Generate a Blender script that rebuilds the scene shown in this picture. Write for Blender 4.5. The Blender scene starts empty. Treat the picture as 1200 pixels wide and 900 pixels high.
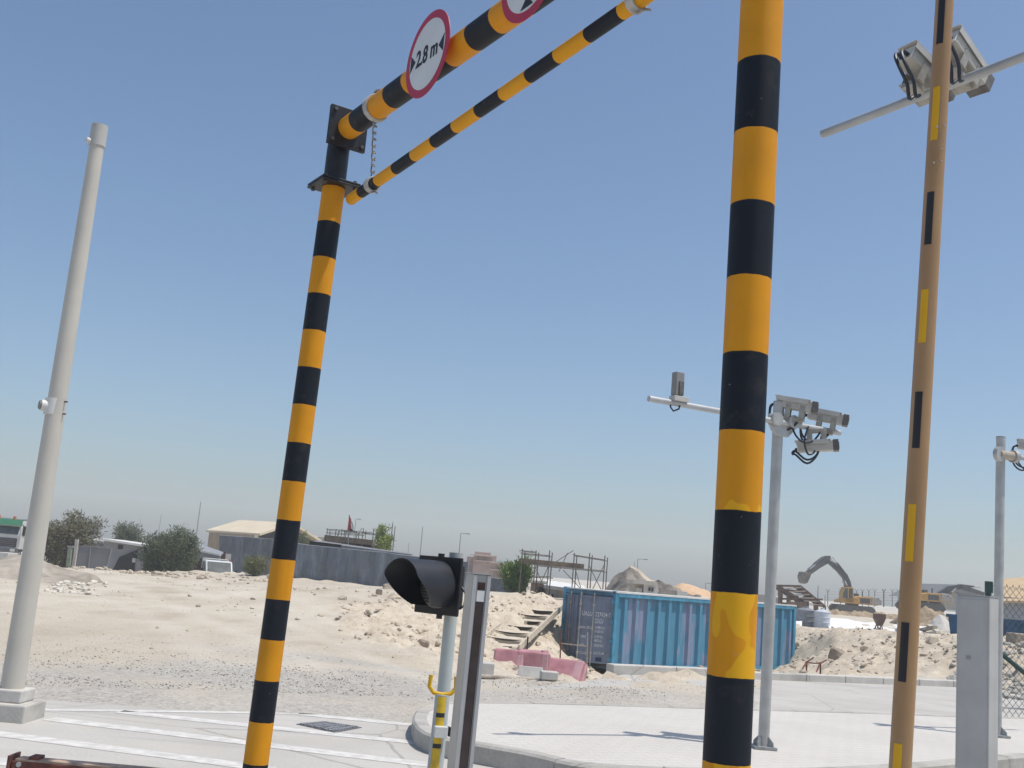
import bpy, bmesh, math, random
import numpy as np
from mathutils import Vector, Matrix, Euler
random.seed(7)
R = math.radians
scene = bpy.context.scene
COL = scene.collection
V = Vector
# ------------------------------------------------------------------ camera
F = 1260.0; CAM_H = 1.5
cam = bpy.data.objects.new('camera', bpy.data.cameras.new('camera'))
COL.objects.link(cam); scene.camera = cam
cam.data.sensor_fit = 'HORIZONTAL'; cam.data.sensor_width = 36
cam.data.lens = 36 * F / 1200
cam.data.clip_start = 0.05; cam.data.clip_end = 6000
CM = Matrix.Rotation(R(90 + 9.95), 4, 'X') @ Matrix.Rotation(R(4.9), 4, 'Z')
CM.translation = (0, 0, CAM_H)
cam.matrix_world = CM
C3 = CM.to_3x3()
def ray(px, py):
    return C3 @ V(((px - 600) / F, (450 - py) / F, -1))
def W(px, py, d):
    """world point at forward distance d seen at photo position px, py"""
    r = ray(px, py); t = d / r.y
    return V((r.x * t, d, CAM_H + r.z * t))
def G(px, py, z=0.0):
    r = ray(px, py); t = (z - CAM_H) / r.z
    return V((r.x * t, r.y * t, z))
# ------------------------------------------------------------------ noise
def _h(ix, iy, s):
    n = (ix.astype(np.int64) * 374761393 + iy.astype(np.int64) * 668265263 + s * 974634777) & 0x7fffffff
    n = ((n ^ (n >> 13)) * 1274126177) & 0x7fffffff
    return ((n ^ (n >> 16)) & 0xffff) / 65535.0
def vnoise(x, y, s=0):
    ix = np.floor(x); iy = np.floor(y); fx = x - ix; fy = y - iy
    fx = fx * fx * (3 - 2 * fx); fy = fy * fy * (3 - 2 * fy)
    a = _h(ix, iy, s); b = _h(ix + 1, iy, s); c = _h(ix, iy + 1, s); d = _h(ix + 1, iy + 1, s)
    return (a + (b - a) * fx) * (1 - fy) + (c + (d - c) * fx) * fy - 0.5
def fbm(x, y, o=4, s=0):
    t = 0; a = 1.0
    for i in range(o):
        t = t + a * vnoise(x, y, s + i * 17); x = x * 2.03 + 5.1; y = y * 2.03 + 9.7; a *= .5
    return t
def sstep(a, b, x):
    t = np.clip((x - a) / (b - a), 0, 1); return t * t * (3 - 2 * t)
# ------------------------------------------------------------------ materials
def _nodes(name):
    m = bpy.data.materials.new(name); m.use_nodes = True
    nt = m.node_tree; b = nt.nodes['Principled BSDF']
    return m, nt, b
def nn(nt, t, **k):
    n = nt.nodes.new(t)
    for a, v in k.items():
        if a in n.inputs.keys(): n.inputs[a].default_value = v
        else: setattr(n, a, v)
    return n
def ramp(nt, fac, stops):
    r = nt.nodes.new('ShaderNodeValToRGB')
    e = r.color_ramp.elements
    while len(e) < len(stops): e.new(0.5)
    for i, (p, c) in enumerate(stops):
        e[i].position = p; e[i].color = (*c, 1) if len(c) == 3 else c
    nt.links.new(fac, r.inputs[0]); return r.outputs[0]
def mix(nt, fac, a, b, mode='MIX'):
    m = nt.nodes.new('ShaderNodeMix'); m.data_type = 'RGBA'; m.blend_type = mode
    for s, v in ((m.inputs[0], fac), (m.inputs[6], a), (m.inputs[7], b)):
        if hasattr(v, 'is_linked'): nt.links.new(v, s)
        elif isinstance(v, (int, float)): s.default_value = v
        else: s.default_value = (*v, 1)
    return m.outputs[2]
def math_(nt, op, a, b=0.0, c=None):
    m = nt.nodes.new('ShaderNodeMath'); m.operation = op
    for s, v in zip(m.inputs, (a, b, c if c is not None else 0.0)):
        if hasattr(v, 'is_linked'): nt.links.new(v, s)
        else: s.default_value = v
    return m.outputs[0]
def coord(nt, scale=(1, 1, 1)):
    tc = nt.nodes.new('ShaderNodeTexCoord'); mp = nt.nodes.new('ShaderNodeMapping')
    mp.inputs['Scale'].default_value = scale
    nt.links.new(tc.outputs['Object'], mp.inputs[0]); return mp.outputs[0]
def noise(nt, vec, scale, detail=4, rough=.55, out='Fac'):
    n = nn(nt, 'ShaderNodeTexNoise', Scale=scale, Detail=detail, Roughness=rough)
    nt.links.new(vec, n.inputs['Vector']); return n.outputs[out]
def bump(nt, b, h, strength=.3, dist=.02):
    n = nn(nt, 'ShaderNodeBump', Strength=strength, Distance=dist)
    nt.links.new(h, n.inputs['Height']); nt.links.new(n.outputs[0], b.inputs['Normal'])
MATS = {}
def mk(name, col, rough=.6, metal=0.0, var=.18, scale=4, col2=None, streak=0, bmp=0, spec=.4):
    """painted, worn surface: two tones of noise, optional vertical streaks, fine bump"""
    if name in MATS: return MATS[name]
    m, nt, b = _nodes(name)
    v = coord(nt)
    f = noise(nt, v, scale, 6)
    c2 = col2 or tuple(c * (1 - var) for c in col); c1 = tuple(min(1, c * (1 + var * .5)) for c in col)
    out = ramp(nt, f, [(.32, c2), (.62, c1)])
    if streak:
        vs = coord(nt, (9, 9, .35)); fs = noise(nt, vs, 1.3, 5, .6)
        k = ramp(nt, fs, [(.48, (0, 0, 0)), (.72, (streak,) * 3)])
        out = mix(nt, k, out, tuple(c * .5 for c in col))
    nt.links.new(out, b.inputs['Base Color'])
    b.inputs['Roughness'].default_value = rough; b.inputs['Metallic'].default_value = metal
    b.inputs['Specular IOR Level'].default_value = spec
    if bmp: bump(nt, b, noise(nt, v, scale * 8, 4), bmp, .01)
    MATS[name] = m; return m
def stripes(name, period, axis, start, dark=(.0065, .0095, .016), amber=(.68, .285, .008), patch_z=None, first_dark=False, scuff=.16):
    """alternating amber and black painted bands along one local axis"""
    m, nt, b = _nodes(name)
    tc = nt.nodes.new('ShaderNodeTexCoord'); sp = nt.nodes.new('ShaderNodeSeparateXYZ')
    nt.links.new(tc.outputs['Object'], sp.inputs[0])
    z = sp.outputs['XYZ'.index(axis)]
    v = coord(nt)
    wob = math_(nt, 'MULTIPLY', math_(nt, 'SUBTRACT', noise(nt, v, 18, 2), .5), .008)
    t = math_(nt, 'DIVIDE', math_(nt, 'ADD', math_(nt, 'SUBTRACT', start, z), wob), period * 2)
    fr = math_(nt, 'FRACT', math_(nt, 'ADD', t, 100.0))
    band = math_(nt, 'GREATER_THAN', fr, .5)
    if first_dark: band = math_(nt, 'SUBTRACT', 1.0, band)
    am = ramp(nt, noise(nt, v, 5, 5), [(.3, tuple(c * .86 for c in amber)), (.7, amber)])
    am = mix(nt, ramp(nt, noise(nt, coord(nt, (14, 14, 1.1)), 1.6, 6, .65), [(.5, (0, 0, 0)), (.8, (.4, .4, .4))]), am, tuple(c * .62 for c in amber))
    if patch_z is not None:
        pm = ramp(nt, noise(nt, coord(nt, (1, 1, .62)), 9.5, 1.2, .4), [(.535, (0, 0, 0)), (.545, (1, 1, 1))])
        lo = math_(nt, 'LESS_THAN', z, patch_z)
        am = mix(nt, math_(nt, 'MULTIPLY', pm, lo), am, (.71, .365, .010))
    sc = ramp(nt, noise(nt, coord(nt, (1, 1, 1)), 22, 6, .7), [(.64, (0, 0, 0)), (.72, (scuff,) * 3)])
    dk = mix(nt, sc, dark, (.10, .10, .095))
    dk = mix(nt, ramp(nt, noise(nt, v, 3, 4), [(.4, (0, 0, 0)), (.7, (.3, .3, .3))]), dk, (.014, .019, .028))
    dust = ramp(nt, noise(nt, v, 9, 7, .65), [(.56, (0, 0, 0)), (.85, (.09, .09, .09))])
    out = mix(nt, dust, mix(nt, band, am, dk), (.45, .36, .22))
    chips = ramp(nt, noise(nt, coord(nt), 55, 2, .5), [(.752, (0, 0, 0)), (.77, (.55, .55, .55))])
    out = mix(nt, chips, out, (.32, .29, .25))
    nt.links.new(out, b.inputs['Base Color'])
    b.inputs['Roughness'].default_value = .55; b.inputs['Specular IOR Level'].default_value = .22
    bump(nt, b, noise(nt, v, 60, 3), .06, .004)
    return m
# ------------------------------------------------------------------ mesh builder
def frame_of(d):
    d = d.normalized(); a = V((0, 0, 1)) if abs(d.z) < .95 else V((1, 0, 0))
    u = d.cross(a).normalized(); return u, d.cross(u).normalized()
class MB:
    def __init__(s): s.v = []; s.f = []; s.m = []
    def add(s, vs, fs, mi=0):
        o = len(s.v); s.v += [tuple(p) for p in vs]; s.f += [tuple(i + o for i in f) for f in fs]; s.m += [mi] * len(fs); return s
    def box(s, c, size, rot=None, mi=0):
        c = V(c); h = [x / 2 for x in size]
        ps = [V((sx * h[0], sy * h[1], sz * h[2])) for sz in (-1, 1) for sy in (-1, 1) for sx in (-1, 1)]
        if rot is not None: ps = [rot @ p for p in ps]
        return s.add([c + p for p in ps], [(0, 2, 3, 1), (4, 5, 7, 6), (0, 1, 5, 4), (2, 6, 7, 3), (0, 4, 6, 2), (1, 3, 7, 5)], mi)
    def box2(s, a, b, mi=0):
        a = V(a); b = V(b); return s.box((a + b) / 2, [abs(x) for x in (b - a)], mi=mi)
    def beam(s, p, q, w, h, up=V((0, 0, 1)), mi=0):
        p = V(p); q = V(q); d = (q - p); L = d.length; d.normalize()
        x = d.cross(up)
        if x.length < 1e-4: x = V((1, 0, 0))
        x.normalize(); z = x.cross(d)
        m = Matrix((x, d, z)).transposed()
        return s.box((p + q) / 2, (w, L, h), m, mi)
    def tube(s, p, q, r0, r1=None, n=12, caps=True, mi=0):
        return s.path([p, q], [r0, r0 if r1 is None else r1], n, caps, mi)
    def path(s, pts, r, n=8, caps=True, mi=0):
        pts = [V(p) for p in pts]; k = len(pts)
        if not isinstance(r, (list, tuple)): r = [r] * k
        vs = []; fs = []
        u = None
        for i, p in enumerate(pts):
            d = (pts[min(i + 1, k - 1)] - pts[max(i - 1, 0)])
            if u is None: u, w = frame_of(d)
            else:
                d.normalize(); u = (u - d * u.dot(d)).normalized(); w = d.cross(u)
            for j in range(n):
                a = 2 * math.pi * j / n; vs.append(p + (u * math.cos(a) + w * math.sin(a)) * r[i])
        for i in range(k - 1):
            for j in range(n):
                j2 = (j + 1) % n; fs.append((i * n + j, i * n + j2, (i + 1) * n + j2, (i + 1) * n + j))
        if caps: fs.append(tuple(range(n - 1, -1, -1))); fs.append(tuple((k - 1) * n + j for j in range(n)))
        return s.add(vs, fs, mi)
    def prism(s, pts, o, u, v, w, t, mi=0):
        """outline pts in the plane (u, v) at o, thickness t along w, centred"""
        o = V(o); u = V(u); v = V(v); w = V(w); n = len(pts)
        a = [o + u * x + v * y - w * (t / 2) for x, y in pts]; b = [o + u * x + v * y + w * (t / 2) for x, y in pts]
        fs = [tuple(range(n - 1, -1, -1)), tuple(range(n, 2 * n))] + [(i, (i + 1) % n, n + (i + 1) % n, n + i) for i in range(n)]
        return s.add(a + b, fs, mi)
    def sheet(s, P, t, nrm=None):
        """grid of points P[i][j] thickened by t along nrm"""
        a = len(P); b = len(P[0]); nrm = V(nrm)
        vs = [p for r in P for p in r] + [p + nrm * t for r in P for p in r]
        N = a * b; fs = []
        for i in range(a - 1):
            for j in range(b - 1):
                q = (i * b + j, i * b + j + 1, (i + 1) * b + j + 1, (i + 1) * b + j)
                fs.append(q); fs.append(tuple(N + k for k in reversed(q)))
        for j in range(b - 1):
            fs.append((j, N + j, N + j + 1, j + 1)); k = (a - 1) * b + j; fs.append((k, k + 1, N + k + 1, N + k))
        for i in range(a - 1):
            fs.append((i * b, (i + 1) * b, N + (i + 1) * b, N + i * b)); k = i * b + b - 1; fs.append((k, N + k, N + k + b, k + b))
        return s.add(vs, fs)
    def rock(s, c, size, seed, rot=0, flat=.3):
        rr = random.Random(seed); c = V(c)
        t = (1 + 5 ** .5) / 2
        ico = [V(p).normalized() for p in ((-1, t, 0), (1, t, 0), (-1, -t, 0), (1, -t, 0), (0, -1, t), (0, 1, t), (0, -1, -t), (0, 1, -t), (t, 0, -1), (t, 0, 1), (-t, 0, -1), (-t, 0, 1))]
        fc = [(0, 11, 5), (0, 5, 1), (0, 1, 7), (0, 7, 10), (0, 10, 11), (1, 5, 9), (5, 11, 4), (11, 10, 2), (10, 7, 6), (7, 1, 8), (3, 9, 4), (3, 4, 2), (3, 2, 6), (3, 6, 8), (3, 8, 9), (4, 9, 5), (2, 4, 11), (6, 2, 10), (8, 6, 7), (9, 8, 1)]
        m = Matrix.Rotation(rr.uniform(0, 6.3), 3, 'Z') @ Matrix.Rotation(rr.uniform(-.4, .4), 3, 'X') if not rot else Matrix.Rotation(rot, 3, 'Z')
        vs = [c + m @ V((p.x * size[0], p.y * size[1], p.z * size[2])) * rr.uniform(1 - flat, 1 + flat * .5) for p in ico]
        return s.add(vs, fc)
    def build(s, name, mat, parent=None, smooth=False, bevel=0, local=False, sub=0):
        off = V((0, 0, 0))
        if parent is not None and not local:
            r = parent
            while r.parent is not None: r = r.parent
            off = r.location
        me = bpy.data.meshes.new(name)
        me.from_pydata([(p[0] - off.x, p[1] - off.y, p[2] - off.z) for p in s.v], [], s.f)
        for m in (mat if isinstance(mat, (list, tuple)) else [mat]): me.materials.append(m)
        if any(s.m): me.polygons.foreach_set('material_index', s.m)
        if smooth:
            me.polygons.foreach_set('use_smooth', [True] * len(me.polygons))
            try: me.set_sharp_from_angle(angle=R(38))
            except Exception: pass
        me.update()
        o = bpy.data.objects.new(name, me); COL.objects.link(o)
        if parent is not None: o.parent = parent
        if bevel:
            b = o.modifiers.new('bevel', 'BEVEL'); b.width = bevel; b.segments = 2; b.limit_method = 'ANGLE'; b.angle_limit = R(40)
        if sub:
            b = o.modifiers.new('sub', 'SUBSURF'); b.levels = sub; b.render_levels = sub
        return o
def tag(o, label=None, cat=None, group=None, kind=None):
    for k, v in (('label', label), ('category', cat), ('group', group), ('kind', kind)):
        if v: o[k] = v
    return o
def thing(name, label, cat, loc=(0, 0, 0), rz=0, group=None):
    o = bpy.data.objects.new(name, None); COL.objects.link(o)
    o.location = loc; o.rotation_euler = (0, 0, rz); o.empty_display_size = .2
    return tag(o, label, cat, group)
def kids(o): return [c for c in COL.objects if c.parent == o]
def copy_tree(o, parent=None):
    c = o.copy(); COL.objects.link(c); c.parent = parent
    for ch in kids(o): copy_tree(ch, c)
    return c
def text_mb(txt, size, o, u, v, n, t=.002, align='CENTER', bold=0.0, sx=1.0):
    cu = bpy.data.curves.new('text', 'FONT'); cu.body = txt; cu.size = size; cu.align_x = align; cu.align_y = 'CENTER'; cu.offset = bold
    ob = bpy.data.objects.new('text', cu); COL.objects.link(ob)
    bpy.context.view_layer.update()
    me = bpy.data.meshes.new_from_object(ob.evaluated_get(bpy.context.evaluated_depsgraph_get()))
    mb = MB(); o = V(o); u = V(u); v = V(v); n = V(n)
    mb.add([o + u * (p.co.x * sx) + v * p.co.y + n * t for p in me.vertices], [tuple(p.vertices) for p in me.polygons])
    bpy.data.objects.remove(ob); bpy.data.curves.remove(cu); bpy.data.meshes.remove(me)
    return mb
# ------------------------------------------------------------------ terrain
CP = []
def cp(px, d, z):
    yh = 672 + .0856 * (px - 600)
    p = W(px, yh + (CAM_H - z) * F / d, d); CP.append((p.x, p.y, z))
for d in (2, 6, 8.6):
    for px in (-900, -300, 0, 300, 600, 900, 1200, 1700): cp(px, d, -.09)
for px in (0, 100, 200, 300, 400): cp(px, 9.2 if px < 150 else 9.6, -.05)
for d in (11, 13, 16, 20, 24):
    for px in (-500, -200, 0, 150, 300): cp(px, d, .04 if d < 22 else .02)
for px, d, z in ((420, 11.6, .03), (420, 14, .03), (420, 19, .0), (470, 11.8, .025), (540, 13, .025), (380, 24, .03),
    (-500, 35, .3), (-200, 34, .1), (0, 30, .02), (150, 30, .0), (300, 29, .02), (-200, 45, .3), (0, 42, .12), (150, 41, .0), (300, 41, .04),
    (0, 52, -.05), (110, 52, -.05), (200, 52, .02), (260, 52, .1), (250, 62, -1.0), (262, 68, -1.1), (330, 54, .2),
    (-300, 62, -.2), (60, 60, -.35), (130, 63, -.7), (220, 64, -.8), (0, 80, -.7), (100, 78, -1.0), (200, 78, -1.2), (260, 80, -1.2),
    (270, 59, .22), (335, 58, .28), (400, 56, .3), (455, 55, .15), (330, 68, .1), (420, 68, .2),
    (440, 40, .5), (470, 40, .42), (520, 41, .6), (560, 41, .64), (620, 41.5, .67), (645, 42, .6), (520, 52, .45), (600, 52, .5), (660, 53, .5), (560, 60, .3),
    (400, 27, .06), (450, 25.8, -.18), (500, 26.7, -.42), (560, 28, -.68), (600, 31, -.95), (640, 34, -1.35), (600, 20, -.33), (600, 25.5, -.72), (570, 25, -.6), (640, 25, -.95),
    (420, 33, .25), (470, 34, .15), (520, 35, .1), (560, 35.5, .05), (574, 30, -.95), (588, 33, -.72), (610, 36, -.2), (634, 39, .38),
    (450, 20, -.03), (500, 19, -.12), (500, 15, .0), (560, 17, -.13), (560, 22, -.42),
    (640, 14, .02), (640, 18, -.3), (640, 22, -.6), (640, 28, -1.0), (700, 14, .025), (700, 18, -.33), (700, 24, -.8), (700, 30, -1.2), (700, 36, -1.5), (670, 38.5, -1.5),
    (760, 14, .025), (770, 17.3, .035), (740, 16.5, .035), (830, 13.8, .025), (830, 17, .03), (840, 19.5, .02), (835, 22, -.2), (760, 22, -.5), (760, 30, -1.2), (760, 36, -1.55), (850, 24, -.5), (850, 30, -1.2), (850, 40, -1.6), (890, 26, -.5), (890, 33, -1.1), (905, 44, -1.55),
    (875, 14, .015), (872, 18, .01), (900, 17, -.06), (900, 21, -.06), (720, 49, .3), (800, 54, .3), (880, 57, .3),
    (925, 25, -.5), (925, 30, -.85), (925, 36, -1.2), (927, 44, -1.5), (955, 24.5, -.25), (955, 30, -.4), (955, 36, -.25), (960, 44, .12), (1000, 25, -.15), (1000, 30, -.1), (1000, 36, .05), (1000, 43, .26),
    (1080, 26, .0), (1080, 30, .12), (1080, 36, .25), (1090, 43, .5), (1120, 26, .05), (1130, 36, .5),
    (1175, 23, .05), (1185, 27, .7), (1250, 22, .1), (1260, 27, .9), (1200, 35, .8), (1350, 26, .9), (1350, 40, .8),
    (950, 14, -.08), (1050, 14, -.08), (1050, 19, -.07), (1150, 16, -.08), (1150, 20, -.07), (1300, 14, -.08), (1300, 19, -.07), (1600, 16, -.08), (960, 20, -.07),
    (950, 58, -.2), (1050, 58, .0), (1200, 60, .3), (960, 74, -.45), (1020, 74, -.1), (1000, 90, .0), (950, 90, .0), (1150, 90, .2), (1000, 126, .1), (1100, 120, .2), (1300, 90, .4), (800, 90, .2), (600, 90, .2), (400, 95, .0), (200, 100, -.8), (0, 100, -.7), (-300, 100, -.5),
    (0, 150, -.4), (300, 150, -.4), (600, 150, -.1), (900, 150, .0), (1200, 150, .1), (1600, 80, .4), (1600, 40, .6), (-700, 60, .0), (-700, 100, -.3)):
    cp(px, d, z)
CPA = np.array(CP); _k = 1.2
def _phi(a, b): return np.sqrt(((a[:, None, :] - b[None, :, :]) ** 2).sum(-1) + _k ** 2)
_A = _phi(CPA[:, :2], CPA[:, :2]); _n = len(CPA)
_M = np.zeros((_n + 1, _n + 1)); _M[:_n, :_n] = _A - np.eye(_n) * .25; _M[:_n, _n] = 1; _M[_n, :_n] = 1
_w = np.linalg.solve(_M, np.append(CPA[:, 2], 0))
def zbase(x, y):
    q = np.stack([x, y], -1); out = np.empty(len(q))
    for i in range(0, len(q), 20000): out[i:i + 20000] = _phi(q[i:i + 20000], CPA[:, :2]) @ _w[:_n] + _w[_n]
    edge = np.maximum(sstep(70, 130, np.abs(x - 15)), sstep(150, 185, y))
    out = out * (1 - edge) - .3 * edge
    return np.maximum(out, -1.75)
def rubble_mask(x, y):
    e = .7
    gx = (zbase(x + e, y) - zbase(x - e, y)) / (2 * e); gy = (zbase(x, y + e) - zbase(x, y - e)) / (2 * e)
    sl = np.sqrt(gx ** 2 + gy ** 2) * (np.abs(x - 15) < 80) * (y < 140)
    return sstep(.07, .16, sl)
def zt(x, y):
    x = np.atleast_1d(np.asarray(x, float)); y = np.atleast_1d(np.asarray(y, float))
    z = zbase(x, y); rm = rubble_mask(x, y)
    far = sstep(9.5, 30, y)
    z = z + fbm(x * .55, y * .55, 4, 3) * (.02 + .03 * far) * sstep(8.5, 10.5, y) * np.where((z > -.055) | (y > 24), 1, .3)
    z = z + rm * (fbm(x * 1.1, y * 1.1, 4, 11) * .26 + np.abs(fbm(x * 2.6, y * 2.6, 5, 23)) * .30)
    z = z + sstep(46, 50, y) * sstep(62, 56, y) * sstep(-2, -8, x) * np.maximum(0, fbm(x * .7, y * .7, 3, 31) + .05) * .16
    return z
def z1(x, y): return float(zt(x, y)[0])
def on(px, d):
    """point on the terrain in the vertical plane of column px (taken at the horizon) at distance d"""
    p = W(px, 700, d); return V((p.x, p.y, z1(p.x, p.y)))
def GT(px, py, lo=9.0, hi=160.0):
    """terrain point seen at photo position px, py"""
    r = ray(px, py); ds = np.arange(lo, hi, .1); t = ds / r.y
    h = CAM_H + r.z * t - zt(r.x * t, ds)
    i = int(np.argmax(h < 0)) if (h < 0).any() else len(ds) - 1
    return V((r.x * t[i], ds[i], float(zt(r.x * t[i], ds[i])[0])))
def spaced(lo, hi, parts): return np.concatenate([np.arange(a, b, s) for a, b, s in parts])
xs = np.concatenate([[-2500, -1200, -600, -320, -200, -140], np.arange(-100, -40, 1.5), np.arange(-40, -14, .4), np.arange(-14, 16, .15), np.arange(16, 34, .3), np.arange(34, 110, 1.5), [125, 150, 200, 320, 600, 1200, 2500]])
ys = np.concatenate([[-40, -15], np.arange(-5, 8, 1.0), np.arange(8, 15, .07), np.arange(15, 30, .14), np.arange(30, 62, .22), np.arange(62, 100, .7), np.arange(100, 170, 2), [180, 200, 260, 400, 700, 1300, 3000]])
GX, GY = np.meshgrid(xs, ys)
gz = zt(GX.ravel(), GY.ravel())
nx, ny = len(xs), len(ys)
me = bpy.data.meshes.new('ground')
co = np.stack([GX.ravel(), GY.ravel(), gz], -1)
idx = np.arange(nx * ny).reshape(ny, nx)
quads = np.stack([idx[:-1, :-1], idx[:-1, 1:], idx[1:, 1:], idx[1:, :-1]], -1).reshape(-1, 4)
me.vertices.add(nx * ny); me.vertices.foreach_set('co', co.ravel().astype(np.float32))
me.loops.add(len(quads) * 4); me.loops.foreach_set('vertex_index', quads.ravel().astype(np.int32))
me.polygons.add(len(quads)); me.polygons.foreach_set('loop_start', (np.arange(len(quads)) * 4).astype(np.int32))
me.polygons.foreach_set('loop_total', np.full(len(quads), 4, np.int32))
me.polygons.foreach_set('use_smooth', np.ones(len(quads), bool))
me.update(calc_edges=True)
# surface kinds: gravel spread along the road edge, rubble on the slopes, wheel tracks
fx, fy = GX.ravel(), GY.ravel()
n1 = fbm(fx * .35, fy * .6, 4, 41)
bx, by = V((G(100, 830).x, G(100, 830).y)), V((G(470, 838).x, G(470, 838).y))
edge_d = (fy - (bx.y + (fx - bx.x) * (by.y - bx.y) / (by.x - bx.x)))
grav = sstep(7.5, 1.0, edge_d + n1 * 7) * sstep(-6.5, -2.5, fx + n1 * 4 + 1.5) * sstep(2.6, .6, fx)
grav = np.maximum(grav, sstep(3.2, .5, edge_d + n1 * 4) * sstep(3, 0, fx)); grav = np.maximum(grav, .75 * sstep(17.5, 14.5, fy + n1 * 3) * sstep(-.5, .6, fx) * (fy < 24))
grav = np.clip(grav + fbm(fx * 1.7, fy * 1.7, 3, 51) * .5 * (grav > .02), 0, 1)
rub = rubble_mask(fx, fy)
trk = np.zeros(len(fx))
for k, off in enumerate((-.9, .9, 2.2, 3.9, -2.6)):
    cx = -2.2 + off - .42 * (fy - 17) - .004 * (fy - 17) ** 2 + np.sin(fy * .2 + k) * .25
    trk = np.maximum(trk, np.exp(-((fx - cx) / .28) ** 2) * sstep(12, 16, fy) * sstep(55, 40, fy) * (.75 + n1 * .5))
brown = sstep(.0, .5, fbm(fx * .06, fy * .06, 3, 61) + .18)
for nm, a in (('gravel', grav), ('rubble', rub), ('track', np.clip(trk, 0, 1)), ('tone', brown)):
    at = me.attributes.new(nm, 'FLOAT', 'POINT'); at.data.foreach_set('value', a.astype(np.float32))
ground = bpy.data.objects.new('ground', me); COL.objects.link(ground)
tag(ground, 'pale sandy ground with gravel and rubble banks', kind='structure')
def ground_mat():
    m, nt, b = _nodes('sandy_ground'); v = coord(nt)
    at = {}
    for k in ('gravel', 'rubble', 'track', 'tone'):
        a = nt.nodes.new('ShaderNodeAttribute'); a.attribute_name = k; at[k] = a.outputs['Fac']
    big = noise(nt, coord(nt, (1, .45, 1)), .55, 8, .62)
    sand = ramp(nt, big, [(.30, (.445, .38, .297)), (.5, (.575, .515, .422)), (.72, (.66, .605, .515))])
    sand = mix(nt, math_(nt, 'MULTIPLY', at['tone'], .45), sand, (.50, .44, .36))
    fine = noise(nt, v, 26, 6, .7)
    sand = mix(nt, .42, sand, ramp(nt, fine, [(.30, (.25, .25, .25)), (.60, (1, 1, 1))]), 'MULTIPLY')
    gcol = ramp(nt, noise(nt, v, 14, 7, .75), [(.34, (.27, .26, .25)), (.5, (.40, .385, .36)), (.66, (.54, .52, .49))])
    vo = nn(nt, 'ShaderNodeTexVoronoi', Scale=24.0); nt.links.new(v, vo.inputs['Vector'])
    vr = nt.nodes.new('ShaderNodeSeparateColor'); nt.links.new(vo.outputs['Color'], vr.inputs[0])
    pick = math_(nt, 'GREATER_THAN', vr.outputs[0], .66); near = math_(nt, 'LESS_THAN', vo.outputs['Distance'], .36)
    st = math_(nt, 'MULTIPLY', pick, near)
    gcol = mix(nt, math_(nt, 'MULTIPLY', st, .8), gcol, ramp(nt, vr.outputs[1], [(0, (.10, .095, .09)), (.7, (.25, .24, .225)), (1, (.62, .60, .56))]))
    c = mix(nt, math_(nt, 'MULTIPLY', at['gravel'], .75), sand, gcol)
    c = mix(nt, math_(nt, 'MULTIPLY', at['track'], .38), c, (.62, .575, .50))
    rcol = ramp(nt, noise(nt, v, 3.2, 8, .7), [(.33, (.39, .32, .245)), (.5, (.54, .465, .365)), (.68, (.66, .59, .48))])
    c = mix(nt, math_(nt, 'MULTIPLY', at['rubble'], .8), c, rcol)
    nt.links.new(c, b.inputs['Base Color']); b.inputs['Roughness'].default_value = .95; b.inputs['Specular IOR Level'].default_value = .12
    h = math_(nt, 'ADD', math_(nt, 'MULTIPLY', fine, .6), math_(nt, 'ADD', noise(nt, v, 5, 6, .7), math_(nt, 'MULTIPLY', math_(nt, 'MULTIPLY', st, at['gravel']), .5)))
    bump(nt, b, h, .55, .06)
    return m
me.materials.append(ground_mat())
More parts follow.
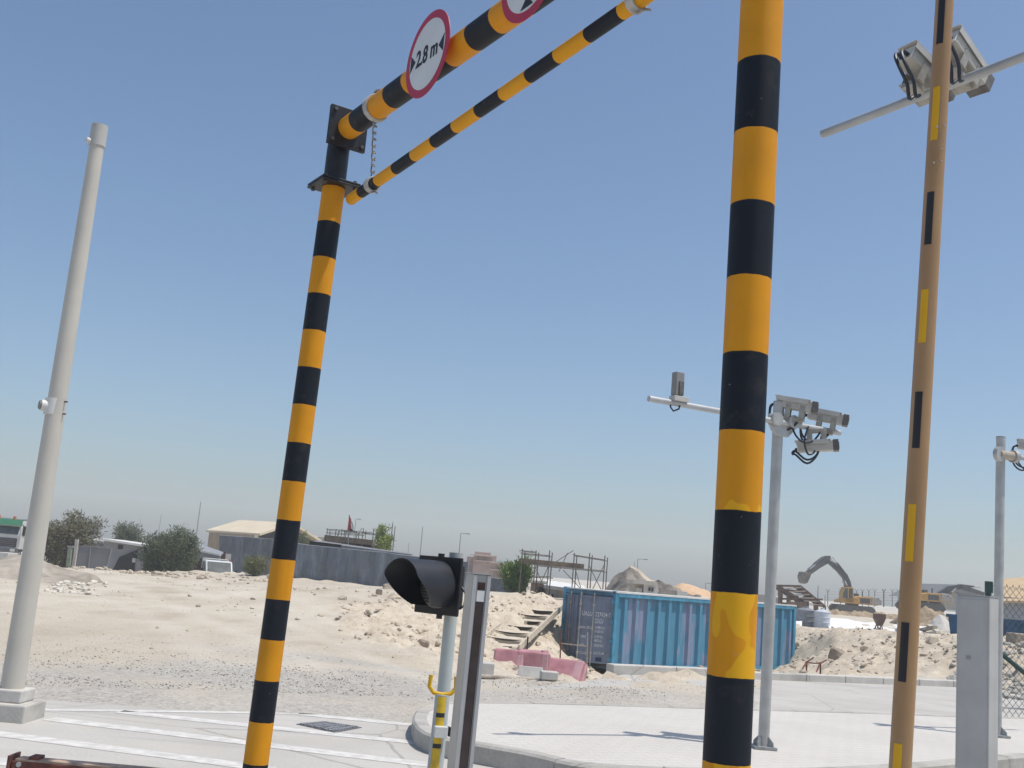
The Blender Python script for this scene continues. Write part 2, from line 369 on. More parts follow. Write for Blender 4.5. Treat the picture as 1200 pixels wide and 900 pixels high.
# ------------------------------------------------------------------ road, island, kerbs
def concrete(name, c1, c2, scale=1.2, wear=.15, joints=None):
    m, nt, b = _nodes(name); v = coord(nt)
    c = ramp(nt, noise(nt, v, scale, 8, .62), [(.3, c2), (.68, c1)])
    c = mix(nt, .35, c, ramp(nt, noise(nt, v, 40, 5, .7), [(.3, (.62, .62, .62)), (.6, (1, 1, 1))]), 'MULTIPLY')
    stain = ramp(nt, noise(nt, coord(nt, (.6, 1.6, 1)), .9, 7, .7), [(.52, (0, 0, 0)), (.78, (wear * 2,) * 3)])
    c = mix(nt, stain, c, (.50, .43, .33))
    if joints:
        br = nn(nt, 'ShaderNodeTexBrick', Scale=1.0); br.inputs['Mortar Size'].default_value = .006; br.inputs['Brick Width'].default_value = joints[0]; br.inputs['Row Height'].default_value = joints[1]
        br.offset = 0.5
        mp = nn(nt, 'ShaderNodeMapping'); mp.inputs['Rotation'].default_value = (0, 0, R(-27)); nt.links.new(v, mp.inputs[0]); nt.links.new(mp.outputs[0], br.inputs[0])
        c = mix(nt, math_(nt, 'MULTIPLY', br.outputs['Fac'], .38), c, (.33, .31, .28))
    if not joints:
        mp2 = nn(nt, 'ShaderNodeMapping'); mp2.inputs['Rotation'].default_value = (0, 0, R(-28)); mp2.inputs['Scale'].default_value = (.16, 1.5, 1); nt.links.new(v, mp2.inputs[0])
        tyre = ramp(nt, noise(nt, mp2.outputs[0], 1.5, 6, .62), [(.53, (0, 0, 0)), (.72, (.38, .38, .38))]); c = mix(nt, tyre, c, tuple(k * .55 for k in c2))
        crack = nn(nt, 'ShaderNodeTexVoronoi', Scale=.42); crack.feature = 'DISTANCE_TO_EDGE'; wv = nn(nt, 'ShaderNodeMapping'); nt.links.new(mix(nt, .06, v, noise(nt, v, 2.2, 6, .7, 'Color')), crack.inputs['Vector'])
        c = mix(nt, math_(nt, 'MULTIPLY', math_(nt, 'LESS_THAN', crack.outputs['Distance'], .004), .45), c, tuple(k * .45 for k in c2))
    blot = ramp(nt, noise(nt, v, 3.1, 5, .6), [(.66, (0, 0, 0)), (.74, (.3, .3, .3))]); c = mix(nt, blot, c, tuple(k * .72 for k in c2))
    nt.links.new(c, b.inputs['Base Color']); b.inputs['Roughness'].default_value = .85; b.inputs['Specular IOR Level'].default_value = .2
    bump(nt, b, noise(nt, v, 70, 4, .7), .2, .004)
    return m
M_road = concrete('road_concrete', (.52, .50, .465), (.44, .42, .385), .8, .12)
M_pad = concrete('island_paving', (.60, .575, .535), (.535, .51, .47), 1.0, .05, (.22, .11))
M_kerb = concrete('kerb_concrete', (.50, .48, .44), (.36, .345, .315), 2.5, .2)
LD = V((math.sin(R(62)), math.cos(R(62)), 0))             # direction of the lane
LN = V((-LD.y, LD.x, 0))
k0 = G(718, 790); k1 = k0 + LD * 60; k0b = k0 - LD * 0.0
pl = [G(-150, 828.5), G(100, 831), G(290, 833), G(480, 838)]
road = MB()
rp = [V((-60, -15, 0)), V((60, -15, 0)), V((60, k1.y, 0)), k1, k0 + LD * .2, G(690, 798), G(560, 812), V((pl[3].x + .8, pl[3].y + .7, 0)), pl[3] + V((0, .5, 0)), pl[2] + V((0, .5, 0)), pl[1] + V((0, .5, 0)), pl[0] + V((-1, .4, 0)), V((-60, pl[0].y - 4, 0))]
road.add([V((p.x, p.y, -.16)) for p in rp] + rp, [tuple(range(len(rp), 2 * len(rp)))] + [(i, (i + 1) % len(rp), len(rp) + (i + 1) % len(rp), len(rp) + i) for i in range(len(rp))])
tag(road.build('road', M_road), 'light concrete road', kind='structure')
M_white = mk('road_paint', (.585, .57, .54), .8, var=.2, scale=9, bmp=.1)
lm = MB()
for (a, b_, w) in (((140, 834.2), (492, 871), .19), ((58, 842.5), (512, 897.5), .2), ((-40, 855), (320, 902), .2), ((-90, 881), (80, 903), .2), ((350, 836.6), (487, 850), .18), ((50, 831.8), (477, 837.8), .12)):
    if not w: continue
    p, q = G(*a), G(*b_); n = (q - p).cross(V((0, 0, 1))).normalized() * w / 2
    N = 14; pts = [p.lerp(q, i / N) for i in range(N + 1)]
    lm.add([x + n + V((0, 0, .0025)) for x in pts] + [x - n + V((0, 0, .0025)) for x in pts], [(i, N + 1 + i, N + 2 + i, i + 1) for i in range(N)])
tag(lm.build('road_markings', M_white), 'white painted hatch lines on the road', kind='structure')
# island outline: seen edges of the kerb foot, then round behind
def arc(pts, n=6):
    out = []
    for i in range(len(pts) - 1):
        p0 = pts[max(i - 1, 0)]; p1 = pts[i]; p2 = pts[i + 1]; p3 = pts[min(i + 2, len(pts) - 1)]
        for k in range(n):
            t = k / n
            out.append(.5 * ((2 * p1) + (p2 - p0) * t + (2 * p0 - 5 * p1 + 4 * p2 - p3) * t * t + (3 * p1 - p0 - 3 * p2 + p3) * t ** 3))
    return out + [pts[-1]]
zi = .15
front = [G(487, 832, zi), G(483, 842, zi), G(489, 853, zi), G(507, 862, zi), G(552, 871, zi), G(615, 882, zi), G(702, 898, zi), G(900, 905, zi), G(1067, 898, zi), G(1162, 889, zi), G(1200, 886, zi)]
front = arc(front)
fr2 = front + [front[-1] + V((2.5, 1.6, 0)), front[-1] + V((9, 5.2, 0))]
back = [G(500, 825.5, zi), G(530, 822, zi), G(640, 823, zi), G(830, 829, zi), G(1000, 834, zi), G(1130, 839, zi)]
back = arc(back); b_end = back[-1] + LD * 9
outline = fr2 + [b_end] + back[::-1]
pad = MB(); n = len(outline)
inner = []
cen = sum(outline, V()) / n
for i, p in enumerate(outline):
    a, c = outline[i - 1], outline[(i + 1) % n]; t = (c - a); nr = V((-t.y, t.x, 0)).normalized()
    inner.append(p + nr * .13)
pad.add([V((p.x, p.y, zi - .003)) for p in inner], [tuple(range(n))])
tag(pad.build('pavement', M_pad), 'raised pale paved island', kind='structure')
kb = MB()
prof = [(0, 0.0), (.0, zi - .02), (.02, zi), (.13, zi), (.13, .0)]; kk = len(prof)
cum = [0.0]
for i in range(n): cum.append(cum[-1] + (outline[(i + 1) % n] - outline[i]).length)
def along_kerb(t):
    i = max(0, min(n - 1, int(np.searchsorted(cum, t, side='right')) - 1)); f = (t - cum[i]) / max(1e-6, cum[i + 1] - cum[i]); j = (i + 1) % n
    return outline[i].lerp(outline[j], f), inner[i].lerp(inner[j], f)
t_ = 0.0; rk = random.Random(5)
while t_ < cum[-1] - .05:
    e_ = min(t_ + .9, cum[-1]); vs = []; m_ = 7; dz, dn = rk.uniform(-.002, .002), rk.uniform(-.004, .004)
    for k in range(m_):
        p, q = along_kerb(t_ + .004 + (e_ - t_ - .008) * k / (m_ - 1)); nr = (q - p).normalized()
        for (o, z) in prof: c_ = p + nr * (o + dn); vs.append(V((c_.x, c_.y, z + (.002 + dz if z > .1 else -.02))))
    kb.add(vs, [(i * kk + j, (i + 1) * kk + j, (i + 1) * kk + j + 1, i * kk + j + 1) for i in range(m_ - 1) for j in range(kk - 1)] + [tuple(range(kk)), tuple((m_ - 1) * kk + j for j in range(kk))])
    t_ = e_
tag(kb.build('kerb', M_kerb), 'concrete kerb round the paved island', kind='structure')
# far kerb: long precast lengths with open joints, taller pieces at its start
fk = MB(); p = k0.copy()
for i in range(40):
    h = .155 if i < 2 else .125; L = .98 if i else 1.3; w = .22
    q = p + LD * L
    fk.beam(p + V((0, 0, h / 2 - .03)) + LN * .1, q + V((0, 0, h / 2 - .03)) + LN * .1, w, h + .06)
    p = q + LD * .015
tag(fk.build('far_kerb', concrete('old_kerb_concrete', (.60, .58, .54), (.43, .41, .37), 1.7, .15), bevel=.015), 'concrete kerb beside the sandy bank', kind='structure')
# drain cover in the road
dc = thing('drain_cover', 'dark grey square drain cover set in the hatched concrete road', 'drain cover', G(387, 853))
a, b_, c, d = G(347, 849), G(378, 846.5), G(424, 853), G(392, 859)
def quad_box(mb, q, z0, z1):
    mb.add([V((p.x, p.y, z0)) for p in q] + [V((p.x, p.y, z1)) for p in q], [(3, 2, 1, 0), (4, 5, 6, 7)] + [(i, (i + 1) % 4, 4 + (i + 1) % 4, 4 + i) for i in range(4)])
M_grate = mk('cast_iron', (.16, .165, .175), .7, .3, var=.4, scale=14)
mb = MB(); quad_box(mb, [d, c, b_, a], -.02, .006); mb.build('frame', M_grate, dc)
mb = MB()
def bil(s, t): return a.lerp(b_, s).lerp(d.lerp(c, s), t)
for i in range(9):
    for j in range(5):
        s0, t0 = .04 + i * .105, .06 + j * .185
        quad_box(mb, [bil(s0, t0 + .14), bil(s0 + .075, t0 + .14), bil(s0 + .075, t0), bil(s0, t0)], .006, .016)
mb.build('grate', mk('worn_iron', (.30, .30, .31), .6, .3, var=.4, scale=20), dc)
# ------------------------------------------------------------------ shared materials
M_galv = mk('galvanised', (.45, .45, .435), .45, .35, var=.14, scale=7, streak=.25, bmp=.03)
M_galvd = mk('dull_galvanised', (.34, .345, .34), .55, .3, var=.25, scale=12)
M_black = mk('black_paint', (.009, .011, .015), .45, var=.4, scale=9)
M_bolt = mk('bolt_steel', (.10, .10, .10), .5, .6, var=.4, scale=40)
M_rubber = mk('black_cable', (.02, .027, .04), .5)
M_alu = mk('aluminium', (.42, .42, .41), .4, .45, var=.12, scale=5, streak=.12)
M_alud = mk('grey_coated_steel', (.46, .455, .44), .5, .2, var=.1, scale=3, streak=.18, bmp=.03)
M_white_p = mk('white_paint', (.62, .62, .60), .5, var=.12, scale=6, streak=.2)
M_conc = mk('cast_concrete', (.46, .44, .40), .9, var=.22, scale=6, bmp=.25, spec=.2)
# ------------------------------------------------------------------ striped height barrier
dL, rP, BAND = 6.9, .076, .247
A0 = W(296.5, 916, dL); A1 = W(391, 221, dL)          # near foot and head of the far post
A0 = V((A0.x, A0.y, 0)); A1.y = dL
barA = W(409, 157, dL - .02)                          # start of the crossbar
def solve_dm():
    best = None
    for i in range(200):
        d = 3.0 + i * .01
        q = W(893 + .047 * 288, -288, d)
        zb = barA.z; f0 = W(872, 450, d); top = V((f0.x, f0.y, zb))
        # photo position of the bar at photo x = 590
        inv = C3.transposed()
        def pix(p):
            c = inv @ (p - V((0, 0, CAM_H))); return (600 + F * c.x / -c.z, 450 - F * c.y / -c.z)
        a = pix(barA); b = pix(top); y = a[1] + (b[1] - a[1]) * (566 - a[0]) / (b[0] - a[0])
        if best is None or abs(y - 42) < best[0]: best = (abs(y - 42), d)
    return best[1]
dM = solve_dm()
BN = .254 * dM / 3.42; print('near post at', dM)
B0 = W(851, 900, dM); B1 = W(893, 0, dM)
bdir = (B1 - B0).normalized(); B0 = B0 + bdir * ((0 - B0.z) / bdir.z)
zflange = A1.z
B1 = B0 + bdir * ((zflange - B0.z) / bdir.z)
gate = thing('height_barrier', 'amber and black striped pipe portal spanning the lane, with flanged corner', 'height barrier', (0, 0, 0))
M_plate = mk('plate_black', (.010, .012, .017), .45, var=.4, scale=12, bmp=.05)
def local_pipe(name, p, q, r, mat, parent, n=28):
    """pipe whose own local Z runs down from p to q (so the bands follow the pipe)"""
    d = (q - p); L = d.length; mb = MB().tube((0, 0, 0), (0, 0, -L), r, n=n)
    o = mb.build(name, mat, parent, smooth=True, local=True)
    o.rotation_mode = 'QUATERNION'; o.rotation_quaternion = V((0, 0, -1)).rotation_difference(d.normalized())
    o.location = p - (parent.location if parent else V()); return o
mS1 = stripes('striped_post_paint', BAND, 'Z', 0.0, patch_z=-99)
def plate(mb, c, nrm, size, th=.014):
    u, w = frame_of(nrm); m = Matrix((u, w, nrm.normalized())).transposed(); mb.box(c, (size, size, th), m)
def plate_bolts(parent, c, nrm, u, w, off):
    for sx in (-1, 1):
        for sy in (-1, 1):
            p = c + u * sx * off + w * sy * off; MB().tube(p - nrm * .032, p + nrm * .032, .013, n=6).build('flange_bolt', M_bolt, parent)
bar_d = (B1 - A1); bar_d.z = 0; bar_d.normalize(); side = V((-bar_d.y, bar_d.x, 0))
for (foot, head, z0) in ((A0, A1, 0), (B0, B1, 0)):
    if foot is A0: mt = mS1
    else:
        off = 0.0
        # band edges of the near post: 76, 155, 240 ... photo rows at its own distance
        zb = W(889, 76, dM).z; d_along = (head.z - zb)
        mt = stripes('striped_near_post_paint', BN, 'Z', -(d_along % (BN * 2)) + BN, patch_z=-(head.z - W(870, 545, dM).z))
    local_pipe('post', head, foot, rP, mt, gate)
    mb = MB()
    for dz in (.008, .026): mb.box(V(head) + V((0, 0, dz)), (.27, .27, .013), Matrix((bar_d, side, V((0, 0, 1)))).transposed())
    mb.build('post_flange', M_plate, gate, bevel=.002)
    plate_bolts(gate, head + V((0, 0, .017)), V((0, 0, 1)), bar_d, side, .105)
    mb = MB().box(V((foot.x, foot.y, .012)), (.28, .28, .016), Matrix((bar_d, side, V((0, 0, 1)))).transposed()); mb.build('base_plate', M_plate, gate, bevel=.002)
    # elbow from the flange up and over to the crossbar's own flange
    sgn = 1 if foot is A0 else -1
    ex = V((head.x, head.y, 0)); top = V((ex.x, ex.y, barA.z))
    pts = [V((ex.x, ex.y, head.z + .03)), V((ex.x, ex.y, barA.z - .13))]
    for k in range(1, 7):
        t = k / 6 * math.pi / 2
        pts.append(top + V((0, 0, -.13)) + V((0, 0, .13 * math.sin(t))) + bar_d * sgn * (.13 * (1 - math.cos(t))) * .75)
    MB().path(pts, rP * .99, 22).build('elbow', M_plate, gate, smooth=True)
    fc = top + bar_d * sgn * .115
    mb = MB()
    for k in (0, .018): mb.box(fc + bar_d * sgn * k, (.013, .27, .27), Matrix((bar_d, side, V((0, 0, 1)))).transposed())
    mb.build('crossbar_flange', M_plate, gate, bevel=.002)
    plate_bolts(gate, fc + bar_d * sgn * .009, bar_d * sgn, side, V((0, 0, 1)), .105)
pA = V((A1.x, A1.y, barA.z)) + bar_d * .14; pB = V((B1.x, B1.y, barA.z)) - bar_d * .14
local_pipe('crossbar', pA, pB, rP, stripes('striped_crossbar_paint', .247, 'Z', -.165 + .247, scuff=.6), gate)
# ------------------------------------------------------------------ hanging clearance bar with its chains
c0 = W(411, 234, dL - .06); czb = c0.z
# runs parallel to the crossbar just in front of it
low0 = V((pA.x, pA.y, czb)) + bar_d * (-.05); low1 = V((pB.x, pB.y, czb)) + bar_d * .05
low0 = c0; low1 = c0 + bar_d * ((pB - pA).length + .02)
def bar_miss(dz):
    i3 = C3.transposed(); b = low1 + V((0, 0, dz)); best = None
    for i in range(600):
        q = i3 @ (low0.lerp(b, i / 600) - V((0, 0, CAM_H))); x, y = 600 + F * q.x / -q.z, 450 - F * q.y / -q.z
        if best is None or abs(x - 676) < best[0]: best = (abs(x - 676), y - 51)
    return best[1]
low1 = low1 + V((0, 0, min((abs(bar_miss(k * .01)), k * .01) for k in range(-30, 60))[1]))
low_d = (low1 - low0).normalized(); print('low bar rise', low1.z - low0.z)
cb = thing('clearance_bar', 'thinner striped bar hanging on chains under the crossbar', 'clearance bar', low0)
local_pipe('bar', low0, low1, .037, stripes('striped_bar_paint', .245, 'Z', -.165 + .245, amber=(.70, .32, .007), scuff=.8), cb, 20)
M_chain = mk('rusty_chain', (.30, .27, .24), .6, .5, var=.5, scale=30)
M_strap = mk('grey_strap', (.42, .41, .39), .7, var=.3, scale=20)
def ring(mb, c, ax, r, t, n=22, w=.0):
    u, v_ = frame_of(ax); pts = [c + (u * math.cos(2 * math.pi * i / n) + v_ * math.sin(2 * math.pi * i / n)) * r for i in range(n + 1)]
    mb.path(pts, t, 6, False)
def hang(s, label, s2=None):
    pt = V((pA.x, pA.y, barA.z)) + bar_d * s
    pl_ = low0 + low_d * ((pt - low0).dot(bar_d))
    if s2 is not None: pl_ = pl_ + low_d * (s2 - s)
    ch = thing('hanging_chain', label, 'chain', (pt.x, pt.y, pt.z), group='chains holding the clearance bar')
    for (nm, c, r) in (('upper_clamp', pt, rP), ('lower_clamp', pl_, .037)):
        mb = MB()
        for k in (-.02, -.007, .007, .02): ring(mb, c + bar_d * k + V((0, 0, 0)), bar_d + V((0, 0, .1 if k < 0 else -.05)), r + .006, .008)
        mb.build(nm, M_strap, ch, smooth=True)
    mb = MB(); L = (pt.z - rP) - (pl_.z + .044); n = 9; st = L / n
    for i in range(n):
        z = pt.z - rP - st * (i + .5); cxy = pt.lerp(pl_, (i + .5) / n); c = V((cxy.x, cxy.y, z))
        lu = (bar_d + side * .6).normalized() if i % 2 else (side - bar_d * .5).normalized()
        h = st * .36; r = .013
        pts = [c + lu * r * math.cos(a) + V((0, 0, math.sin(a) * r + (h if math.sin(a) >= 0 else -h))) for a in [2 * math.pi * k / 14 for k in range(15)]]
        mb.path(pts, .0048, 5, False)
    mb.build('chain_links', M_chain, ch, smooth=True)
    mb = MB(); rr = random.Random(int(s * 100))
    for k in range(5):
        b0 = pt + V((0, 0, rP + .004)); mb.path([b0, b0 + bar_d * rr.uniform(-.05, .05) + side * rr.uniform(-.02, .02) + V((0, 0, .035)), b0 + bar_d * rr.uniform(-.09, .09) + V((0, 0, rr.uniform(.02, .06)))], .005, 5)
    mb.build('wire_tie', M_chain, ch); mb = MB()
    b0 = pl_ - V((0, 0, .05)); mb.path([b0, b0 + bar_d * .05 + V((0, 0, -.005)), b0 + bar_d * .1 + V((0, 0, -.03))], .006, 5)
    mb.build('wire_tie', M_chain, ch)
hang(.42, 'short rusty chain near the flanged corner of the striped portal', .30)
LOWS = min((abs((lambda q: 600 + F * q.x / -q.z)(C3.transposed() @ (low0 + low_d * (i * .01) - V((0, 0, CAM_H)))) - 743), i * .01) for i in range(300))[1]
hang(LOWS, 'rusty chain strapped round the clearance bar, near the thick close post')
# ------------------------------------------------------------------ round signs
M_red = mk('sign_red', (.40, .02, .055), .45, var=.1)
M_sw = mk('sign_white', (.62, .63, .63), .45, var=.06, scale=3)
M_ink = mk('sign_black', (.01, .01, .012), .5)
sn = -side if (-side).dot(V((0, -1, 0))) > 0 else side
su = bar_d.copy(); sv = V((0, 0, 1))
def disc(mb, c, r, n=48, t=.004):
    mb.tube(c, c + sn * t, r, n=n)
def round_sign(s, dz, label, parts):
    c = V((pA.x, pA.y, barA.z + dz)) + bar_d * s + sn * (rP + .03)
    t = thing('round_sign', label, 'sign', c, group='round red rimmed limit signs')
    mb = MB(); disc(mb, c, .252); mb.build('sign_plate', M_red, t, smooth=True)
    mb = MB(); disc(mb, c + sn * .0045, .205, t=.0012); mb.build('white_face', M_sw, t, smooth=True)
    mb = MB(); mb.box(c - sn * .02, (.05, .03, .12), Matrix((su, sn, sv)).transposed()); mb.build('bracket', M_galv, t)
    o = c + sn * .0058
    for p in parts:
        if p[0] == 'text':
            tm_ = MB()
            for k_, (du_, dv_) in enumerate(((-.0035, 0), (.0035, 0), (0, .0025), (0, -.0025))):
                q_ = text_mb(p[1], .142, o + su * du_ + sv * dv_, su, sv, sn, .0006 + .0002 * k_, bold=.002, sx=.80); tm_.add(q_.v, q_.f)
            tm_.build('lettering', M_ink, t)
        else:
            mb = MB(); mb.prism(p[1], o + sn * .0004, su, sv, sn, .0008); mb.build('arrow_mark', M_ink, t)
def s_at(px, py):
    """distance along the crossbar of the point that shows at photo column px"""
    inv = C3.transposed(); best = None
    for i in range(400):
        s = i * .01; p = V((pA.x, pA.y, barA.z)) + bar_d * s + sn * .1; q = inv @ (p - V((0, 0, CAM_H)))
        x = 600 + F * q.x / -q.z
        if best is None or abs(x - px) < best[0]: best = (abs(x - px), s)
    return best[1]
round_sign(s_at(503, 64), -.005, 'round red rimmed sign reading 2.8 m between two black arrowheads', [('text', '2.8 m'), ('tri', [(-.195, -.055), (-.135, 0), (-.195, .055)]), ('tri', [(.195, .055), (.135, 0), (.195, -.055)])])
round_sign(s_at(622, -20), .03, 'round red rimmed sign cut off by the picture edge, showing one black upward arrowhead', [('tri', [(-.055, -.19), (.055, -.19), (0, -.125)])])
# ------------------------------------------------------------------ tall pale tapered pole on a concrete plinth
pd = G(20, 848).y + .21; f0 = W(14.5, 806, pd); t0 = W(117, 149, pd)
lp = thing('utility_pole', 'tall pale beige tapered pole on a two step concrete plinth', 'pole', (f0.x, f0.y, 0))
M_pole = mk('beige_pole_paint', (.52, .49, .43), .5, var=.07, scale=2.5, streak=.12)
tcap = f0.lerp(t0, .962)
MB().tube(f0 - (t0 - f0).normalized() * .05, t0, .094, .061, n=32).build('shaft', M_pole, lp, smooth=True)
mb = MB(); mb.tube(tcap, t0 + (t0 - tcap).normalized() * .012, .071, .071, n=32); mb.build('cap', mk('pole_cap', (.44, .43, .40), .55, var=.1), lp, smooth=True)
MB().tube(tcap + V((-.05, -.05, .03)), tcap + V((-.072, -.075, .03)), .025, n=12).build('cap_screw', M_white_p, lp, smooth=True)
jf = W(64, 477, pd); jd = V((-.78, -.62, 0)).normalized()
mb = MB(); mb.tube(jf + V((0, 0, -.07)), jf + V((0, 0, .07)), .083, n=24); j = mb.build('band_clamp', mk('white_fitting', (.66, .65, .62), .5, var=.1), lp, smooth=True)
mb = MB(); mb.tube(jf + jd * .06, jf + jd * .115, .050, .046, n=20); mb.build('junction_box', MATS['white_fitting'], lp, smooth=True)
mb = MB(); mb.tube(jf + jd * .115, jf + jd * .127, .037, n=20); mb.build('cover_disc', mk('grey_plastic', (.22, .21, .21), .5), lp, smooth=True)
for dz in (-.055, .05): MB().tube(jf + V((.07, -.02, dz)), jf + V((.115, -.03, dz)), .007, n=6).build('clamp_bolt', M_bolt, lp)
mb = MB().box((f0.x, f0.y, f0.z * .79), (.275, .275, f0.z * .42)); mb.build('upper_plinth', mk('plinth_grout', (.56, .54, .50), .9, var=.15, scale=6, bmp=.2), lp, bevel=.012)
mb = MB().box((f0.x + .005, f0.y, f0.z * .29 - .01), (.42, .42, f0.z * .58 + .02)); mb.build('lower_plinth', M_conc, lp, bevel=.015)
# ------------------------------------------------------------------ rusty steel beam on the road
bd = 7.1; q0 = W(17, 898, bd); q1 = W(325, 902, bd)
rb = thing('steel_beam', 'rusty dark red steel channel lying on the road behind the striped post', 'beam', (q0.x, q0.y, 0))
M_rust = mk('rusty_red_steel', (.17, .055, .04), .8, .1, var=.6, scale=6, col2=(.06, .04, .035), streak=.5, bmp=.3)
mb = MB(); mb.beam((q0.x, q0.y, .048), (q1.x, q1.y, .048), .12, .09); mb.build('channel', M_rust, rb, bevel=.006)
mb = MB(); mb.beam((q0.x + .02, q0.y, .1), (q1.x, q1.y, .1), .11, .012); mb.build('pale_top', mk('pale_steel', (.38, .28, .21), .9, var=.5, scale=7), rb)  # lighter strip along the top of the channel
mb = MB(); mb.box((q0.x - .012, q0.y, .066), (.016, .16, .12)); e = mb.build('end_plate', M_rust, rb, bevel=.003)
mb = MB(); mb.tube((q0.x + .05, q0.y - .067, .075), (q0.x + .05, q0.y - .05, .075), .016, n=12); mb.build('bolt', M_galv, rb)
mb = MB(); mb.box((q0.x + .13, q0.y, .115), (.06, .1, .02)); mb.build('lug', M_rust, rb)
# ------------------------------------------------------------------ traffic signal
sd = 7.2
s0 = W(511, 905, sd); s1 = W(535, 650, sd)
ts = thing('traffic_signal', 'single lamp traffic signal with a big black visor on a pale pole', 'traffic light', (s0.x, s0.y, 0))
M_spole = mk('pale_green_pole', (.44, .48, .46), .5, var=.08, scale=4, streak=.15)
sax = (s1 - s0).normalized(); s0 = s0 + sax * ((0 - s0.z) / sax.z)
MB().tube(s0, s1, .043, n=24).build('pole', M_spole, ts, smooth=True)
MB().tube(s1 - sax * .06, s1 + sax * .012, .048, n=24).build('pole_cap', mk('pale_cap', (.42, .43, .42), .5), ts, smooth=True)
ang = R(-128)                                       # where the lamp faces
sf = V((math.cos(ang), math.sin(ang), 0)); sr = V((sf.y, -sf.x, 0)) * -1; up = sax
sc_ = W(514, 686, sd - .09)
bp = sc_ + sf * .0
M_sig = mk('signal_black', (.012, .013, .016), .42, var=.3, scale=8)
Ms = Matrix((sr, sf, V((0, 0, 1)))).transposed()
mb = MB().box(bp, (.37, .02, .37), Ms); mb.build('backplate', M_sig, ts, bevel=.006)
mb = MB().box(bp - sf * .055, (.28, .09, .28), Ms); mb.build('housing', M_sig, ts, bevel=.02)
mb = MB(); N = 40; RV = .158; rows = []
for i in range(N + 1):
    a = R(-90 + 32) + (2 * math.pi - R(64)) * i / N
    dn = (1 + math.sin(a)) / 2                      # 0 at the bottom, 1 at the top
    L = .10 + .26 * min(1, dn * 1.5) ** .8
    ring_ = []
    for (rr_, k) in ((RV, 0), (RV, 1)):
        ring_.append(bp + sf * (.01 + L * k) + (sr * math.cos(a) + V((0, 0, 1)) * math.sin(a)) * (rr_ - (.004 if k else 0)))
    rows.append(ring_)
vs = []; fs = []
for i, r_ in enumerate(rows):
    a = R(-90 + 32) + (2 * math.pi - R(64)) * i / N; inw = -(sr * math.cos(a) + V((0, 0, 1)) * math.sin(a)) * .004
    vs += [r_[0], r_[1], r_[1] + inw, r_[0] + inw]
for i in range(N):
    for k in range(4): fs.append((i * 4 + k, (i + 1) * 4 + k, (i + 1) * 4 + (k + 1) % 4, i * 4 + (k + 1) % 4))
mb.add(vs, fs); mb.build('visor', mk('visor_black', (.016, .018, .024), .5, var=.3, scale=5, spec=.5), ts, smooth=True)
def lens_mat():
    m, nt, b = _nodes('smoked_lens'); v = coord(nt)
    w = nn(nt, 'ShaderNodeTexWave', Scale=16.0, Distortion=.6); w.bands_direction = 'Z'; nt.links.new(v, w.inputs['Vector'])
    nt.links.new(ramp(nt, w.outputs['Fac'], [(.2, (.07, .07, .065)), (.8, (.16, .155, .145))]), b.inputs['Base Color'])
    b.inputs['Roughness'].default_value = .35; bump(nt, b, w.outputs['Fac'], .5, .01); return m
mb = MB(); vs = []; fs = []; K = 5
for k in range(K):
    t = k / (K - 1); r_ = .148 * math.cos(t * 1.45); h = .012 + .03 * math.sin(t * 1.45)
    for i in range(32): a = 2 * math.pi * i / 32; vs.append(bp + sf * h + (sr * math.cos(a) + V((0, 0, 1)) * math.sin(a)) * r_)
for k in range(K - 1):
    for i in range(32): fs.append((k * 32 + i, k * 32 + (i + 1) % 32, (k + 1) * 32 + (i + 1) % 32, (k + 1) * 32 + i))
fs.append(tuple((K - 1) * 32 + i for i in range(32))); mb.add(vs, fs); mb.build('lens', lens_mat(), ts, smooth=True)
pm = bp - sf * .1; pc = s0 + sax * (bp.z)
for dz in (-.11, .11): MB().beam(bp - sf * .09 + V((0, 0, dz)), V((pc.x, pc.y, bp.z + dz)), .03, .035).build('bracket', M_sig, ts)
mb = MB(); mb.tube(bp + V((0, 0, .18)), bp + V((0, 0, .205)), .022, n=10); mb.build('top_knob', M_sig, ts)
mb = MB(); mb.tube(bp - V((0, 0, .18)) + sr * .03, bp - V((0, 0, .21)) + sr * .03, .02, n=10); mb.build('bottom_knob', M_sig, ts)
cb0 = bp + sr * .17 - sf * .03; mb = MB(); mb.path([cb0 + V((0, 0, -.0)), cb0 + sr * .035 + V((0, 0, -.03)), cb0 + sr * .045 + V((0, 0, -.075)), cb0 + sr * .03 + V((0, 0, -.115)), cb0 + V((0, 0, -.135))], .008, 8); mb.build('cable', M_rubber, ts, smooth=True)
mb = MB().box((s0.x, s0.y, .01), (.22, .22, .02)); mb.build('base_plate', M_galv, ts)
# ------------------------------------------------------------------ yellow fork that catches the boom tip
ad = 6.35; a0 = W(508, 905, ad); a1 = W(518, 814, ad)
ar = thing('boom_rest', 'yellow fork on a grey post with yellow and black tape', 'boom rest', (a0.x, a0.y, 0))
aax = (a1 - a0).normalized(); a0 = a0 + aax * ((0 - a0.z) / aax.z)
MB().tube(a0, a1, .038, n=20).build('post', mk('rest_post_grey', (.40, .42, .42), .5, var=.1, streak=.2), ar, smooth=True)
M_yel = mk('yellow_paint', (.66, .38, .01), .5, var=.15, scale=12)
ax_r = V((1, .15, 0)).normalized()
fb = a1 + V((0, 0, .0)); w_ = .072
mb = MB(); mb.path([fb - ax_r * w_ + V((0, 0, .105)), fb - ax_r * w_ * 1.06 + V((0, 0, .04)), fb - ax_r * w_ * .7 + V((0, 0, .008)), fb, fb + ax_r * w_ * .7 + V((0, 0, .008)), fb + ax_r * w_ * 1.06 + V((0, 0, .04)), fb + ax_r * w_ + V((0, 0, .105))], .0125, 10); mb.build('fork', M_yel, ar, smooth=True)
mb = MB(); fo = V((.12, -1, 0)).normalized()
M_tape = stripes('boom_rest_tape', .062, 'Z', 0, dark=(.02, .02, .02), amber=(.72, .44, .01), scuff=.1)
